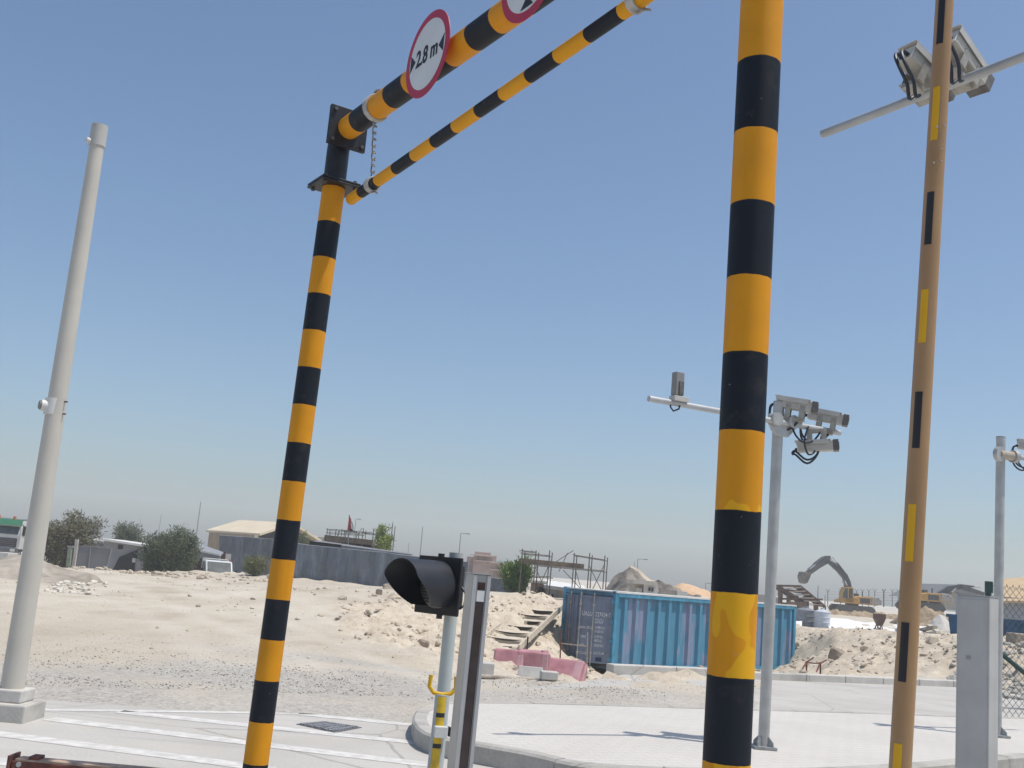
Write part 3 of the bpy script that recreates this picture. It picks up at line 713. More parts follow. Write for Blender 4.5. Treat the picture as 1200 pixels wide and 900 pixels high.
n = 8; pts = []
tb0 = a0 + aax * .05; tb1 = a1 - aax * .008
m_t = MB()
for i in range(n + 1):
    a = R(-38) + R(76) * i / n; d = V((math.sin(a + .12), -math.cos(a + .12), 0)) * .0395
    pts.append(d)
m_t.add([tb0 + p for p in pts] + [tb1 + p for p in pts], [(i, i + 1, n + 2 + i, n + 1 + i) for i in range(n)])
def tape_mat():
    m, nt, b = _nodes('yellow_tape'); tc = nt.nodes.new('ShaderNodeTexCoord'); sp = nt.nodes.new('ShaderNodeSeparateXYZ'); nt.links.new(tc.outputs['Object'], sp.inputs[0])
    fr = math_(nt, 'FRACT', math_(nt, 'DIVIDE', math_(nt, 'ADD', sp.outputs[2], .006), .168)); k = math_(nt, 'LESS_THAN', fr, .15)
    c = mix(nt, k, ramp(nt, noise(nt, coord(nt), 20, 4), [(.35, (.50, .33, .03)), (.6, (.70, .46, .015))]), (.02, .02, .018))
    nt.links.new(c, b.inputs['Base Color']); b.inputs['Roughness'].default_value = .5; return m
m_t.build('warning_tape', tape_mat(), ar, smooth=True)
pb = a0.lerp(a1, (W(514, 856, ad).z) / a1.z)
mb = MB().box(pb + fo * .05 + ax_r * .012, (.075, .05, .062), Matrix.Rotation(.15, 3, 'Z')); mb.build('photocell', mk('photocell_white', (.58, .58, .55), .5), ar, bevel=.004)
mb = MB().box(pb + fo * .04 + ax_r * .058 + V((0, 0, .004)), (.02, .05, .05), Matrix.Rotation(.5, 3, 'Z')); mb.build('photocell_hood', M_black, ar, bevel=.003)
mb = MB().box((a0.x, a0.y, .01), (.2, .2, .02)); mb.build('base_plate', M_galv, ar)
# ------------------------------------------------------------------ slender aluminium reader column
td = 5.2; t0_ = W(538, 905, td); t1_ = W(561, 673, td)
tk = thing('reader_column', 'slender aluminium column with a dark slot and small label', 'reader column', (t0_.x, t0_.y, 0))
tax = (t1_ - t0_).normalized(); t0_ = t0_ + tax * ((0 - t0_.z) / tax.z)
ca = R(17); tu = V((math.cos(ca), math.sin(ca), 0)); tw = V((-math.sin(ca), math.cos(ca), 0))
def trap(mb, p, q, hw, hd, mi=0):
    vs = [p + tu * a * hw + tw * b * hd for a, b in ((-1, -1), (1, -1), (1, 1), (-1, 1))] + [q + tu * a * hw + tw * b * hd for a, b in ((-1, -1), (1, -1), (1, 1), (-1, 1))]
    mb.add(vs, [(3, 2, 1, 0), (4, 5, 6, 7)] + [(i, (i + 1) % 4, 4 + (i + 1) % 4, 4 + i) for i in range(4)])
mb = MB(); trap(mb, t0_, t1_, .044, .062); mb.build('body', M_alu, tk, bevel=.004)
mb = MB(); fr_ = t1_ - tax * .0
for sg in (-1, 1):
    vs_p = t0_ + tu * sg * .034 - tw * .064; vs_q = t1_ + tu * sg * .034 - tw * .064
    mb.beam(vs_p, vs_q - tax * .004, .017, .012, up=tw)
mb.build('front_rail', mk('bright_aluminium', (.46, .465, .47), .4, .4, var=.08), tk)
mb = MB(); mb.beam(t0_ - tw * .0615, t1_ - tax * .125 - tw * .0615, .040, .006, up=tw); mb.build('slot_strip', mk('slot_brown', (.05, .035, .035), .35, var=.4, scale=8), tk)
mb = MB(); mb.beam(t1_ - tax * .125 - tw * .062, t1_ - tax * .075 - tw * .062, .036, .007, up=tw); mb.build('label_plate', mk('label_white', (.66, .66, .66), .5), tk)
mb = MB(); mb.beam(t1_ - tax * .072 - tw * .062, t1_ - tax * .036 - tw * .062, .036, .007, up=tw); mb.build('dark_window', mk('window_brown', (.045, .025, .025), .3, var=.5, scale=40), tk)
mb = MB(); trap(mb, t1_ - tax * .0, t1_ + tax * .005, .047, .072); mb.build('cap', M_alu, tk)
# ------------------------------------------------------------------ raised tan boom
gd = 4.0; g0 = W(1054.5, 905, gd); g1 = W(1107, 0, gd); gx = (g1 - g0).normalized()
hinge = g0 + gx * ((.88 - g0.z) / gx.z); gtop = g1 + gx * .9
bm = thing('barrier_boom', 'raised tan barrier boom with yellow and black reflective strips', 'barrier', (hinge.x, hinge.y, 0))
M_tan = mk('tan_boom_paint', (.37, .225, .11), .5, var=.1, scale=4, streak=.12, spec=.35)
u_, w_2 = frame_of(gx); 
ang0 = math.atan2(-1, 0)
gu = V((1, 0, 0)); gu = (gu - gx * gu.dot(gx)).normalized(); gw = gx.cross(gu)
if gw.y > 0: gw = -gw
mb = MB(); N = 24; L = (gtop - hinge).length
def sect(k, n=N):
    out = []
    for i in range(n):
        a = 2 * math.pi * i / n; out.append((math.copysign(abs(math.cos(a)) ** .8, math.cos(a)) * .036 * k, math.copysign(abs(math.sin(a)) ** .8, math.sin(a)) * .045 * k))
    return out
vs = []
for t, k in ((-.12, 1), (L, .86)):
    for x, y in sect(k): vs.append(hinge + gx * t + gu * x + gw * y)
mb.add(vs, [(i, (i + 1) % N, N + (i + 1) % N, N + i) for i in range(N)] + [tuple(range(N)), tuple(range(N, 2 * N))]); mb.build('arm', M_tan, bm, smooth=True)
M_rt_y = mk('reflective_yellow', (.72, .40, .005), .4, var=.06); M_rt_k = mk('reflective_black', (.018, .018, .022), .45)
inv = C3.transposed()
def along(py):
    best = None
    for i in range(700):
        s = -.2 + i * .005; q = inv @ (hinge + gx * s - V((0, 0, CAM_H))); y = 450 - F * q.y / -q.z
        if best is None or abs(y - py) < best[0]: best = (abs(y - py), s)
    return best[1]
for (ya, yb, mt_) in ((-60, 56, M_rt_k), (107, 168, M_rt_y), (229, 290, M_rt_k), (342, 405, M_rt_y), (462, 527, M_rt_k), (593, 659, M_rt_y), (730, 799, M_rt_k), (871, 940, M_rt_y)):
    s_a, s_b = along(ya), along(yb); mb = MB(); n = 6; P = []
    for s_ in (s_a, s_b):
        k = 1 - .14 * s_ / L
        for i in range(n + 1):
            a = R(-158) + R(52) * i / n
            x = math.copysign(abs(math.cos(a)) ** .8, math.cos(a)) * .036 * k; y = abs(math.sin(a)) ** .8 * .045 * k
            nrm = V((x / .036 ** 2, y / .045 ** 2)).normalized() * .0008
            P.append(hinge + gx * s_ + gu * (x + nrm.x) + gw * (y + nrm.y))
    mb.add(P, [(i, i + 1, n + 2 + i, n + 1 + i) for i in range(n)]); mb.build('reflective_strip', mt_, bm, smooth=True)
for yy, dx in ((155, -.018), (152, .01), (180, .004), (194, .006), (196, -.022)):
    s_ = along(yy); MB().tube(hinge + gx * s_ + gu * dx + gw * .043, hinge + gx * s_ + gu * dx + gw * .048, .0035, n=6).build('rivet', M_galv, bm)
hz_ = hinge + gu * .0
mb = MB().box((hinge.x + .08, hinge.y + .22, .42), (.3, .3, .84)); mb.build('drive_housing', M_alud, bm, bevel=.02)
mb = MB().tube(hinge + V((0, -.06, -.0)) - V((0, 0, .14)), hinge + V((0, .24, -.14)), .06, n=20); mb.build('hinge_hub', M_galvd, bm, smooth=True)
# ------------------------------------------------------------------ grey cabinet
qd = 8.3; ctop = W(1146, 699, qd)
cbx = thing('cabinet', 'tall plain grey steel cabinet with a round lock, beside the fence', 'cabinet', (ctop.x, ctop.y, 0), rz=R(45))
H = ctop.z; wd = .205
def cab_w(): pass
mb = MB().box((0, 0, H / 2), (.18, .245, H)); mb.build('body', M_alud, cbx, bevel=.006, local=True)
mb = MB().box((0, 0, H + .004), (.187, .252, .008)); mb.build('lid', M_alu, cbx, local=True)
mb = MB().box((-.092, 0, H * .5), (.004, .215, H * .97)); dr = mb.build('door', M_alud, cbx, bevel=.002, local=True)
zl = W(1133, 770, qd).z
mb = MB().tube((-.094, .03, zl), (-.100, .03, zl), .016, n=14); lk = mb.build('lock', M_galvd, dr, local=True)
# ------------------------------------------------------------------ surveillance cameras and their poles
M_cam = mk('camera_cream', (.48, .455, .405), .5, var=.18, scale=9, streak=.1)
M_shield = mk('camera_shield', (.50, .485, .45), .45, var=.1, scale=8)
M_brk = mk('camera_bracket', (.36, .34, .30), .5, .3, var=.2, scale=14)
M_glass = mk('camera_glass', (.03, .03, .03), .15, var=.2, spec=.6)
M_rib = mk('camera_heat_shield', (.13, .12, .11), .5, var=.3, scale=20)
def make_camera(label, loc, aim, hang=False, rear_cables=False, roll=0.0):
    """axis +X looks out of the front; the origin is where the bracket grips the arm"""
    t = thing('surveillance_camera', label, 'camera', loc, group='surveillance cameras on the pole arms')
    aim = V(aim).normalized(); y = V((0, 0, 1)).cross(aim).normalized(); z = aim.cross(y)
    t.rotation_euler = Matrix((aim, y, z)).transposed().to_euler()
    s = -1 if hang else 1; zc = .125 * s
    MB().box((0, 0, zc), (.34, .112, .098)).build('housing', M_cam, t, bevel=.008, local=True)
    mb = MB(); mb.box((-.035, 0, zc + .0555), (.33, .138, .006)); mb.box((-.035, .066, zc + .034), (.30, .005, .04)); mb.box((-.035, -.066, zc + .034), (.30, .005, .04))
    mb.build('sunshield', M_shield, t, bevel=.001, local=True)
    mb = MB(); mb.box((.175, 0, zc), (.052, .122, .106)); mb.build('front_bezel', M_rib, t, bevel=.003, local=True)
    mb = MB(); mb.tube((.2, 0, zc), (.206, 0, zc), .036, n=20); mb.build('front_glass', M_glass, t, smooth=True, local=True)
    mb = MB(); mb.box((-.174, 0, zc), (.01, .106, .092)); rc = mb.build('rear_plate', mk('camera_rear', (.66, .63, .55), .5, var=.08), t, bevel=.003, local=True)
    mb = MB()
    for yy in (-.022, .022): mb.tube((-.178, yy, zc - .02), (-.20, yy, zc - .02), .012, n=10)
    mb.build('cable_gland', M_rubber, rc, smooth=True, local=True)
    mb = MB()
    for xx in (-.06, .07):
        mb.box((xx, .058, .055 * s), (.05, .005, .13)); mb.box((xx, -.058, .055 * s), (.05, .005, .13)); mb.box((xx, 0, .0 * s - .01 * s), (.06, .14, .006))
    mb.build('bracket', M_brk, t, bevel=.001, local=True)
    mb = MB(); mb.box((0, 0, -.022 * s), (.17, .10, .03)); mb.build('mount', M_brk, t, bevel=.003, local=True)
    mb = MB()
    for xx in (-.05, .05): mb.path([(xx, -.04, -.04 * s), (xx, -.035, .035 * s)], .006, 6); mb.path([(xx, .04, -.04 * s), (xx, .035, .035 * s)], .006, 6)
    mb.build('u_bolt', M_galvd, t, local=True)
    mb = MB()
    drop = -.10 if not hang else -.20
    for k, yy in enumerate((-.022, .022)):
        if rear_cables:
            pts = [(-.19, yy, zc - .02), (-.235, yy - .02, zc - .05), (-.25, yy - .05, zc - .11), (-.21, yy - .08, zc - .18), (-.14, yy - .09, zc - .23), (-.08, yy - .08, zc - .285), (-.05, yy - .07, zc - .25 + .02 * k)]
        else:
            pts = [(-.19, yy, zc - .02), (-.23, yy, zc - .06), (-.2, yy + .01, drop * .8 - .03 * k), (-.10, yy, drop - .05 - .03 * k), (.0, yy, drop - .0), (.05, yy, -.03)]
        pts = [tuple(p) for p in arc([V(p) for p in pts], 4)]
        mb.path(pts, .010, 8)
    mb.build('cable', M_rubber, t, smooth=True, local=True)
    return t
def pole_base(mb, c, r, size=.2):
    mb.box(c + V((0, 0, .012)), (size, size, .024))
    for k in range(4):
        a = math.pi / 4 + k * math.pi / 2; d = V((math.cos(a), math.sin(a), 0)); w = V((0, 0, 1))
        mb.prism([(0, .02), (size * .52, .02), (size * .5, .06), (.03, .13), (0, .13)], c, d, w, d.cross(w), .014)
def camera_pole(name_label, foot, head, r, arms, loc):
    t = thing('camera_pole', name_label, 'camera pole', loc)
    MB().tube(foot, head, r, n=24).build('pole', M_galv, t, smooth=True)
    MB().tube(head, head + V((0, 0, .012)), r * 1.04, n=24).build('pole_cap', M_galvd, t, smooth=True)
    return t
pd1 = 9.5
p0 = G(894.5, 877, .15); p1 = W(913, 472, p0.y)
p1 = V((p0.x + (p1.x - p0.x) * .9, p0.y, p1.z))
cpole = camera_pole('galvanised camera pole standing on the paved island between two striped posts and a container', p0, p1, .05, None, p0)
cpole['label'] = 'grey camera pole with a long cross arm, standing on the paved island'
mb = MB(); pole_base(mb, p0, .05); mb.build('base_plate', M_galvd, cpole)
arm_d = V((math.sin(R(63)), math.cos(R(63)), 0)); arm_n = V((arm_d.y, -arm_d.x, 0))
ac = V((p1.x, p1.y, W(911, 496, p0.y).z)) + arm_n * .07
def col_on(line_p, d, px):
    best = None
    for i in range(-400, 400):
        s = i * .01; q = inv @ (line_p + d * s - V((0, 0, CAM_H)))
        if q.z > -.2: continue
        x = 600 + F * q.x / -q.z
        if best is None or abs(x - px) < best[0]: best = (abs(x - px), s)
    return best[1]
sl, sr_ = col_on(ac, arm_d, 760), col_on(ac, arm_d, 984)
MB().tube(ac + arm_d * sl, ac + arm_d * sr_, .027, n=18).build('arm', mk('pale_arm', (.47, .48, .48), .45, .25, var=.1, streak=.15), cpole, smooth=True)
mb = MB()
for s in (-.10, .10): mb.tube(ac + arm_d * s - arm_n * .03 + V((0, 0, .02)), ac + arm_d * s + arm_n * .045 + V((0, 0, .02)), .062, n=22)
mb.build('clamp_disc', M_galv, cpole, smooth=True)
mb = MB(); mb.prism([(-.17, .06), (.17, .06), (.17, -.03), (.07, -.13), (-.07, -.13), (-.17, -.03)], ac - arm_n * .012, arm_d, V((0, 0, 1)), arm_n, .02); mb.build('clamp_plate', M_galv, cpole, bevel=.004)
# small upright sensor near the far tip of the long arm
ss = col_on(ac, arm_d, 793); sp_ = ac + arm_d * ss
sb = thing('sensor_box', 'small upright grey sensor box near the tip of the long pole arm', 'sensor', sp_)
rot = Matrix.Rotation(R(28), 3, 'Z')
MB().box(sp_ + V((0, 0, .175)), (.088, .075, .21), rot).build('housing', mk('sensor_grey', (.25, .25, .245), .5, .1, var=.15), sb, bevel=.006)
MB().box(sp_ + V((.0, 0, .165)) + rot @ V((.012, -.042, -.03)), (.05, .012, .12), rot).build('lens_panel', M_rib, sb, bevel=.003)
MB().box(sp_ + V((.02, 0, .04)), (.16, .085, .045), rot).build('mount', M_shield, sb, bevel=.004)
MB().path([sp_ + V((-.05, -.03, .02)), sp_ + V((-.06, -.04, -.04)), sp_ + V((-.03, -.03, -.075)), sp_ + V((.02, -.02, -.05)), sp_ + V((.03, 0, .0))], .008, 8).build('cable', M_rubber, sb, smooth=True)
def on_arm(px, off): return ac + arm_d * col_on(ac, arm_d, px) + V(off)
make_camera('cream camera with a white sun hood, topmost of three on the camera pole arm', on_arm(931, (-.02, -.03, .06)), (.93, -.34, -.14))
make_camera('camera with a dark slanted front, outermost on the end of the pole arm', on_arm(963, (.04, .05, .01)), (.92, -.3, -.16))
make_camera('camera hung upside down below the arm of the pole', on_arm(956, (.0, -.02, -.05)), (.95, -.30, .10), hang=True)
mb = MB(); mb.path([tuple(p) for p in arc([ac + arm_d * .09 + V((0, 0, .02)), ac + arm_d * .14 + V((0, -.04, -.10)), ac + arm_d * .24 + V((0, -.05, -.16)), ac + arm_d * .36 + V((0, -.05, -.13)), ac + arm_d * .46 + V((0, -.04, -.02))], 5)], .0095, 8)
mb.path([tuple(p) for p in arc([ac + arm_d * .30 + V((0, -.03, .0)), ac + arm_d * .25 + V((0, -.05, -.14)), ac + arm_d * .29 + V((0, -.06, -.26)), ac + arm_d * .36 + V((0, -.06, -.25)), ac + arm_d * .40 + V((0, -.05, -.19))], 5)], .0095, 8)
mb.build('cable', M_rubber, cpole, smooth=True)
# second pole by the fence
e0 = G(1168, 863, .15); e1 = W(1173.5, 513, e0.y); e1 = V((e0.x + (e1.x - e0.x) * .8, e0.y, e1.z))
ep = camera_pole('', e0, e1, .052, None, e0)
ep['label'] = 'grey camera pole standing in front of the chain link fence, behind the cabinet'
mb = MB(); pole_base(mb, e0, .05, .22); mb.build('base_plate', M_galvd, ep)
eac = V((e1.x, e1.y, W(1172, 534, e0.y).z)) + V((.0, -.085, 0)); ed = V((.93, .37, 0)).normalized(); en = V((ed.y, -ed.x, 0))
MB().tube(eac + ed * .02, eac + ed * 2.0, .028, n=18).build('arm', MATS['pale_arm'], ep, smooth=True)
mb = MB(); mb.tube(eac - ed * .09 - V((0, -.02, 0)), eac - ed * .06 - V((0, .04, 0)), .088, n=24); mb.tube(eac + ed * .13, eac + ed * .19, .075, n=24); mb.build('clamp_disc', M_galv, ep, smooth=True)
mb = MB(); mb.tube(eac - ed * .08, eac + ed * .14, .055, n=20); mb.build('clamp_sleeve', mk('clamp_tan', (.42, .37, .30), .6, var=.2), ep, smooth=True)
mb = MB(); mb.path([tuple(p) for p in arc([eac + ed * .2, eac + ed * .22 + V((0, -.03, -.08)), eac + ed * .32 + V((0, -.03, -.14)), eac + ed * .45 + V((0, -.02, -.10)), eac + ed * .5], 5)], .009, 8); mb.build('cable', M_rubber, ep, smooth=True)
make_camera('camera half cut off by the picture edge, on the pole by the fence', eac + ed * .46 + V((0, 0, .035)), (.9, -.3, -.1))
# tall pole outside the picture with an arm reaching in
td_ = 5.15
h0 = W(964, 157, 6.3); hd = V((.50, -.866, 0)).normalized()
def pix_y(p): q = inv @ (p - V((0, 0, CAM_H))); return 600 + F * q.x / -q.z, 450 - F * q.y / -q.z
best = None
for i in range(-40, 41):
    a = R(-60 + i * .7); d = V((math.cos(a), math.sin(a), 0)); s = col_on(h0, d, 1196); y = pix_y(h0 + d * s)[1]
    if best is None or abs(y - 68) < best[0]: best = (abs(y - 68), a)
hd = V((math.cos(best[1]), math.sin(best[1]), 0)); print('high arm', math.degrees(best[1]), h0)
s_end = col_on(h0, hd, 1330); hp = h0 + hd * s_end
tp = thing('camera_pole', 'tall camera pole mostly outside the picture, its long arm reaching in behind the tan boom', 'camera pole', (hp.x, hp.y, 0))
MB().tube((hp.x + .07, hp.y, 0), (hp.x + .07, hp.y, hp.z + .25), .055, n=24).build('pole', M_galv, tp, smooth=True)
MB().tube(h0, hp + hd * .1, .0255, n=20).build('arm', mk('shaded_arm', (.40, .41, .41), .45, .3, var=.12), tp, smooth=True)
mb = MB(); pole_base(mb, V((hp.x + .07, hp.y, 0)), .055); mb.build('base_plate', M_galvd, tp)
mb = MB(); mb.box((hp.x + .02, hp.y, hp.z), (.2, .2, .14)); mb.build('clamp_plate', M_galvd, tp, bevel=.01)
def on_high(px, off): return h0 + hd * col_on(h0, hd, px) + V(off)
make_camera('camera seen from behind with two thick cables, high up behind the tan boom', on_high(1084, (-.03, .02, .03)), (.80, .42, -.42), rear_cables=True)
make_camera('camera showing its steel side and underside, high up beside the tan boom', on_high(1130, (-.02, .04, .03)), (.72, .50, -.48), rear_cables=True)
# ------------------------------------------------------------------ chain link fence
fa = G(1153, 848); fb_ = G(1210, 857.5); fdir = (fb_ - fa); fdir.z = 0; fdir.normalize(); fdir = V((.985, -.10, 0)).normalized()
fpost = V((W(1158, 690, 15.2).x, 15.2, 0)); fz = W(1158, 682, 15.2).z
fdir = V((1, .02, 0)).normalized()
fn = thing('chain_link_fence', 'green chain link fence with a slanting brace', 'fence', fpost)
M_green = mk('fence_green', (.020, .055, .050), .45, var=.3, scale=10)
M_wire = mk('fence_wire', (.13, .14, .14), .5, .3, var=.3, scale=20)
for k in (0, 3.0): 
    b = fpost + fdir * k; MB().tube(b, b + V((0, 0, fz)), .04, n=16).build('post', M_green, fn, smooth=True)
    MB().box(b + V((0, -.02, fz - .07)), (.095, .07, .16)).build('post_bracket', M_green, fn, bevel=.01)
bb = fpost + V((0, -.02, W(1172, 755, 15.2).z)); be = fpost + fdir * 1.35 + V((0, -.02, .15))
MB().tube(bb, be, .032, n=12).build('brace', M_green, fn, smooth=True)
mb = MB(); Lf = 3.0; Hf = fz - .04; p_ = .088; sl_ = 1.25
def clipseg(x0, z0, dx, dz):
    t0, t1 = 0, 1e9
    for o, d, lo, hi in ((x0, dx, 0, Lf), (z0, dz, .06, Hf)):
        a, b = (lo - o) / d, (hi - o) / d
        if a > b: a, b = b, a
        t0 = max(t0, a); t1 = min(t1, b)
    return (t0, t1) if t1 > t0 + .02 else None
for sgn in (1, -1):
    for i in range(-60, 110):
        x0 = i * p_; z0 = .06 if True else 0
        r_ = clipseg(x0, 0.0601, .62 * sgn, .78)
        if r_:
            a, b = r_; y = -.004 * sgn
            P_ = [fpost + fdir * (x0 + .62 * sgn * t) + V((0, y, .06 + .78 * t)) for t in (a, b)]
            mb.path(P_, .0033, 5, False)
mb.build('wire_mesh', M_wire, fn)
mb = MB(); mb.tube(fpost + V((0, 0, .26)), fpost + fdir * Lf + V((0, 0, .26)), .012, n=8); mb.build('bottom_rail', M_galv, fn)
mb = MB()
for i in range(int(Lf / p_)):
    b = fpost + fdir * (i * p_) + V((0, 0, Hf)); mb.path([b + V((-.02, 0, -.03)), b + V((0, 0, .03))], .0035, 5); mb.path([b + V((.02, 0, -.03)), b + V((0, 0, .03))], .0035, 5)
mb.build('twisted_tips', M_wire, fn)
# ------------------------------------------------------------------ shipping container
CA = R(43)
nc = W(716, 785, 37.0); cz = z1(nc.x, nc.y)
cl = thing('shipping_container', 'blue shipping container with faded lavender patches and one door ajar', 'shipping container', (nc.x, nc.y, W(716, 786, 37).z), rz=CA)
Lc, Wc, Hc = 11.3, 2.44, 2.62
def cont_mat(name, base, patch, amt):
    m, nt, b = _nodes(name); tc = nt.nodes.new('ShaderNodeTexCoord'); sp = nt.nodes.new('ShaderNodeSeparateXYZ'); nt.links.new(tc.outputs['Object'], sp.inputs[0])
    col = math_(nt, 'FLOOR', math_(nt, 'MULTIPLY', sp.outputs[0], 1 / .29))
    cx = nn(nt, 'ShaderNodeCombineXYZ'); nt.links.new(col, cx.inputs[0]); nt.links.new(math_(nt, 'MULTIPLY', sp.outputs[2], .5), cx.inputs[2])
    band = noise(nt, cx.outputs[0], .62, 3, .6)
    soft = noise(nt, coord(nt, (2.2, 1, .55)), 1.6, 6, .6)
    f = math_(nt, 'ADD', math_(nt, 'MULTIPLY', band, .75), math_(nt, 'MULTIPLY', soft, .25))
    k = ramp(nt, f, [(.485 - amt, (0, 0, 0)), (.53 - amt, (1, 1, 1))])
    tone = ramp(nt, noise(nt, coord(nt, (3, 3, .5)), 2.2, 6, .6), [(.35, (.75, .75, .75)), (.65, (1, 1, 1))])
    c = mix(nt, k, base, patch); c = mix(nt, .8, c, tone, 'MULTIPLY')
    rust = ramp(nt, noise(nt, coord(nt, (2, 2, .8)), 3.5, 8, .75), [(.68, (0, 0, 0)), (.74, (.7, .7, .7))])
    c = mix(nt, rust, c, (.16, .09, .06))
    dust = ramp(nt, sp.outputs[2], [(0.0, (.45, .45, .45)), (.35, (.05, .05, .05))]) if False else None
    nt.links.new(c, b.inputs['Base Color']); b.inputs['Roughness'].default_value = .65; b.inputs['Specular IOR Level'].default_value = .25
    return m
M_cside = cont_mat('container_side', (.09, .275, .41), (.235, .29, .42), -.03)
M_cfr = mk('container_frame', (.06, .27, .42), .6, var=.3, scale=3, streak=.3)
M_cdark = mk('container_door_paint', (.16, .20, .28), .6, var=.2, scale=2.5, streak=.3)
M_crail = mk('container_header', (.06, .17, .26), .6, var=.3, scale=3)
M_croof = mk('container_roof', (.62, .62, .60), .7, var=.15, scale=2)
M_rod = mk('lock_rod', (.36, .35, .33), .5, .3, var=.3, scale=6)
M_stencil = mk('stencil_white', (.66, .67, .68), .7, var=.35, scale=18)
def corrug(mb, L, H, z0, y, pitch, depth, x0=.0, sgn=1, axis='x'):
    n = int(L / pitch); xsn = []
    for i in range(n):
        a = x0 + i * L / n; p = L / n
        xsn += [(a, 1), (a + p * .50, 1), (a + p * .61, 0), (a + p * .84, 0), (a + p * .95, 1)]
    xsn.append((x0 + L, 1))
    P = [[V((x, y + sgn * depth * k, z)) for x, k in xsn] for z in (z0, z0 + H)]
    mb.sheet(P, .004, (0, 1, 0))
mb = MB(); corrug(mb, Lc - .34, Hc - .36, .17, .03, .58, .105, x0=.17); mb.build('side_wall', M_cside, cl, local=True)
mb = MB(); corrug(mb, Lc - .34, Hc - .36, .17, Wc - .03, .58, .06, x0=.17, sgn=-1); mb.build('side_wall', M_cside, cl, local=True)
mb = MB(); mb.box2((Lc - .06, .05, .15), (Lc - .03, Wc - .05, Hc - .15)); mb.build('end_wall', M_cfr, cl, local=True)
mb = MB()
for x in (0, Lc - .17):
    for y in (0, Wc - .12): mb.box2((x, y, .12), (x + .17, y + .12, Hc - .12))
for y in (0, Wc - .08): mb.box2((.17, y, Hc - .19), (Lc - .17, y + .08, Hc - .05)); mb.box2((.17, y, .02), (Lc - .17, y + .08, .17))
mb.build('frame', M_cfr, cl, bevel=.008, local=True)
mb = MB()
for x in (-.005, Lc - .17):
    for y in (-.005, Wc - .155):
        for z in (0, Hc - .125): MB().box2((x, y, z), (x + .175, y + .16, z + .125)).build('corner_casting', M_cfr, cl, bevel=.01, local=True)
mb = MB()
for y in (-.0075,):
    for x in (.05, Lc - .12):
        for z in (.03, Hc - .1): mb.box2((x, y, z), (x + .06, y + .004, z + .07))
for z in (.03, Hc - .1): mb.box2((-.008, .05, z), (-.004, .11, z + .07))
mb.build('casting_hole', M_black, cl, local=True)
mb = MB(); mb.box2((.0, .0, Hc - .05), (Lc, Wc, Hc - .012)); mb.box2((.02, -.012, Hc - .06), (Lc - .02, .10, Hc)); mb.build('roof', M_croof, cl, local=True)
mb = MB(); mb.box2((0, .05, .08), (Lc - .05, Wc - .05, .16)); mb.build('floor', mk('container_floor', (.08, .06, .05), .9), cl, local=True)
MB().box2((.01, .12, Hc - .2), (.13, Wc - .12, Hc - .02)).build('door_header', M_crail, cl, bevel=.006, local=True); MB().box2((.01, .12, .03), (.13, Wc - .12, .16)).build('door_sill', M_crail, cl, bevel=.006, local=True)
# closed door leaf on the far half, ribbed
def door(leaf, hinge, dirv, outn, rods, name):
    u = V(dirv); w = V(outn); Z = V((0, 0, 1)); Wd = 1.12; H0, H1 = .19, Hc - .22
    mb = MB(); ribs = 5; pts = []
    for i in range(ribs):
        a = .07 + i * (Wd - .14) / ribs; p = (Wd - .14) / ribs; dd = .035 if leaf == 'ribbed' else .006
        pts += [(a, 0), (a + p * .35, 0), (a + p * .45, dd), (a + p * .9, dd)]
    pts.append((Wd - .07, 0)); P = [[V(hinge) + u * x + w * y + Z * z for x, y in pts] for z in (H0 + .05, H1 - .05)]
    mb.sheet(P, .03, -w)
    d = mb.build('door', M_cdark, cl, local=True)
    mb = MB(); o = V(hinge)
    for x0, x1, za, zb in ((0, .07, H0, H1), (Wd - .07, Wd, H0, H1), (.07, Wd - .07, H0, H0 + .06), (.07, Wd - .07, H1 - .06, H1)):
        m3 = Matrix((u, w, Z)).transposed(); mb.box(o + u * (x0 + x1) / 2 + Z * (za + zb) / 2 - w * .005, (x1 - x0, .06, zb - za), m3)
    mb.build('door_frame', M_crail if leaf == 'ribbed' else M_cdark, d, local=True)
    for x in rods:
        mb = MB(); mb.tube(o + u * x + w * .075 + Z * (H0 - .08), o + u * x + w * .075 + Z * (H1 + .1), .018, n=8)
        for z in (.5, 1.3, 2.1): mb.box(o + u * x + w * .055 + Z * z, (.09, .05, .07), Matrix((u, w, Z)).transposed())
        mb.build('lock_rod', M_rod, d, local=True)
    mb = MB()
    for z in (.35, .95, 1.6, 2.25): mb.box(o + u * .0 + w * .03 + Z * z, (.09, .06, .1), Matrix((u, w, Z)).transposed())
    mb.build('hinge', M_cfr, d, local=True)
    return d, o, u, w
door('ribbed', (.02, Wc - .10, 0), (0, -1, 0), (-1, 0, 0), (.35, .85), 'door')
th = R(36)
dd, o, u, w = door('flat', (.0, .10, 0), (-math.sin(th), math.cos(th), 0), (-math.cos(th), -math.sin(th), 0), (.64, 1.09), 'door')
M_sq = mk('sticker_navy', (.012, .02, .07), .5)
def st(txt, x, z, size, sx=.66):
    # lettering reads from the free edge to the hinge
    text_mb(txt, size, o + u * x + V((0, 0, z)) + w * .012, -u, V((0, 0, 1)), w, .001, align='LEFT', bold=.0006, sx=sx).build('lettering', M_stencil, dd, local=True)
for txt, x, z, s_ in (('UALU', 1.03, 1.79, .21), ('227424 0', .58, 1.79, .21), ('22G1', .58, 1.57, .21), ('MAX.GROSS', 1.05, 1.33, .12), ('30480 KG', .56, 1.36, .12), ('67200 LB', .56, 1.23, .12),
                      ('TARE', 1.03, 1.02, .12), ('2180 KG', .56, 1.06, .12), ('4800 LB', .56, .93, .12), ('NET', 1.03, .74, .12), ('28300 KG', .56, .77, .12), ('CU.CAP', 1.03, .49, .12), ('33.2 CU.M', .56, .52, .12)):
    st(txt, x, z, s_)
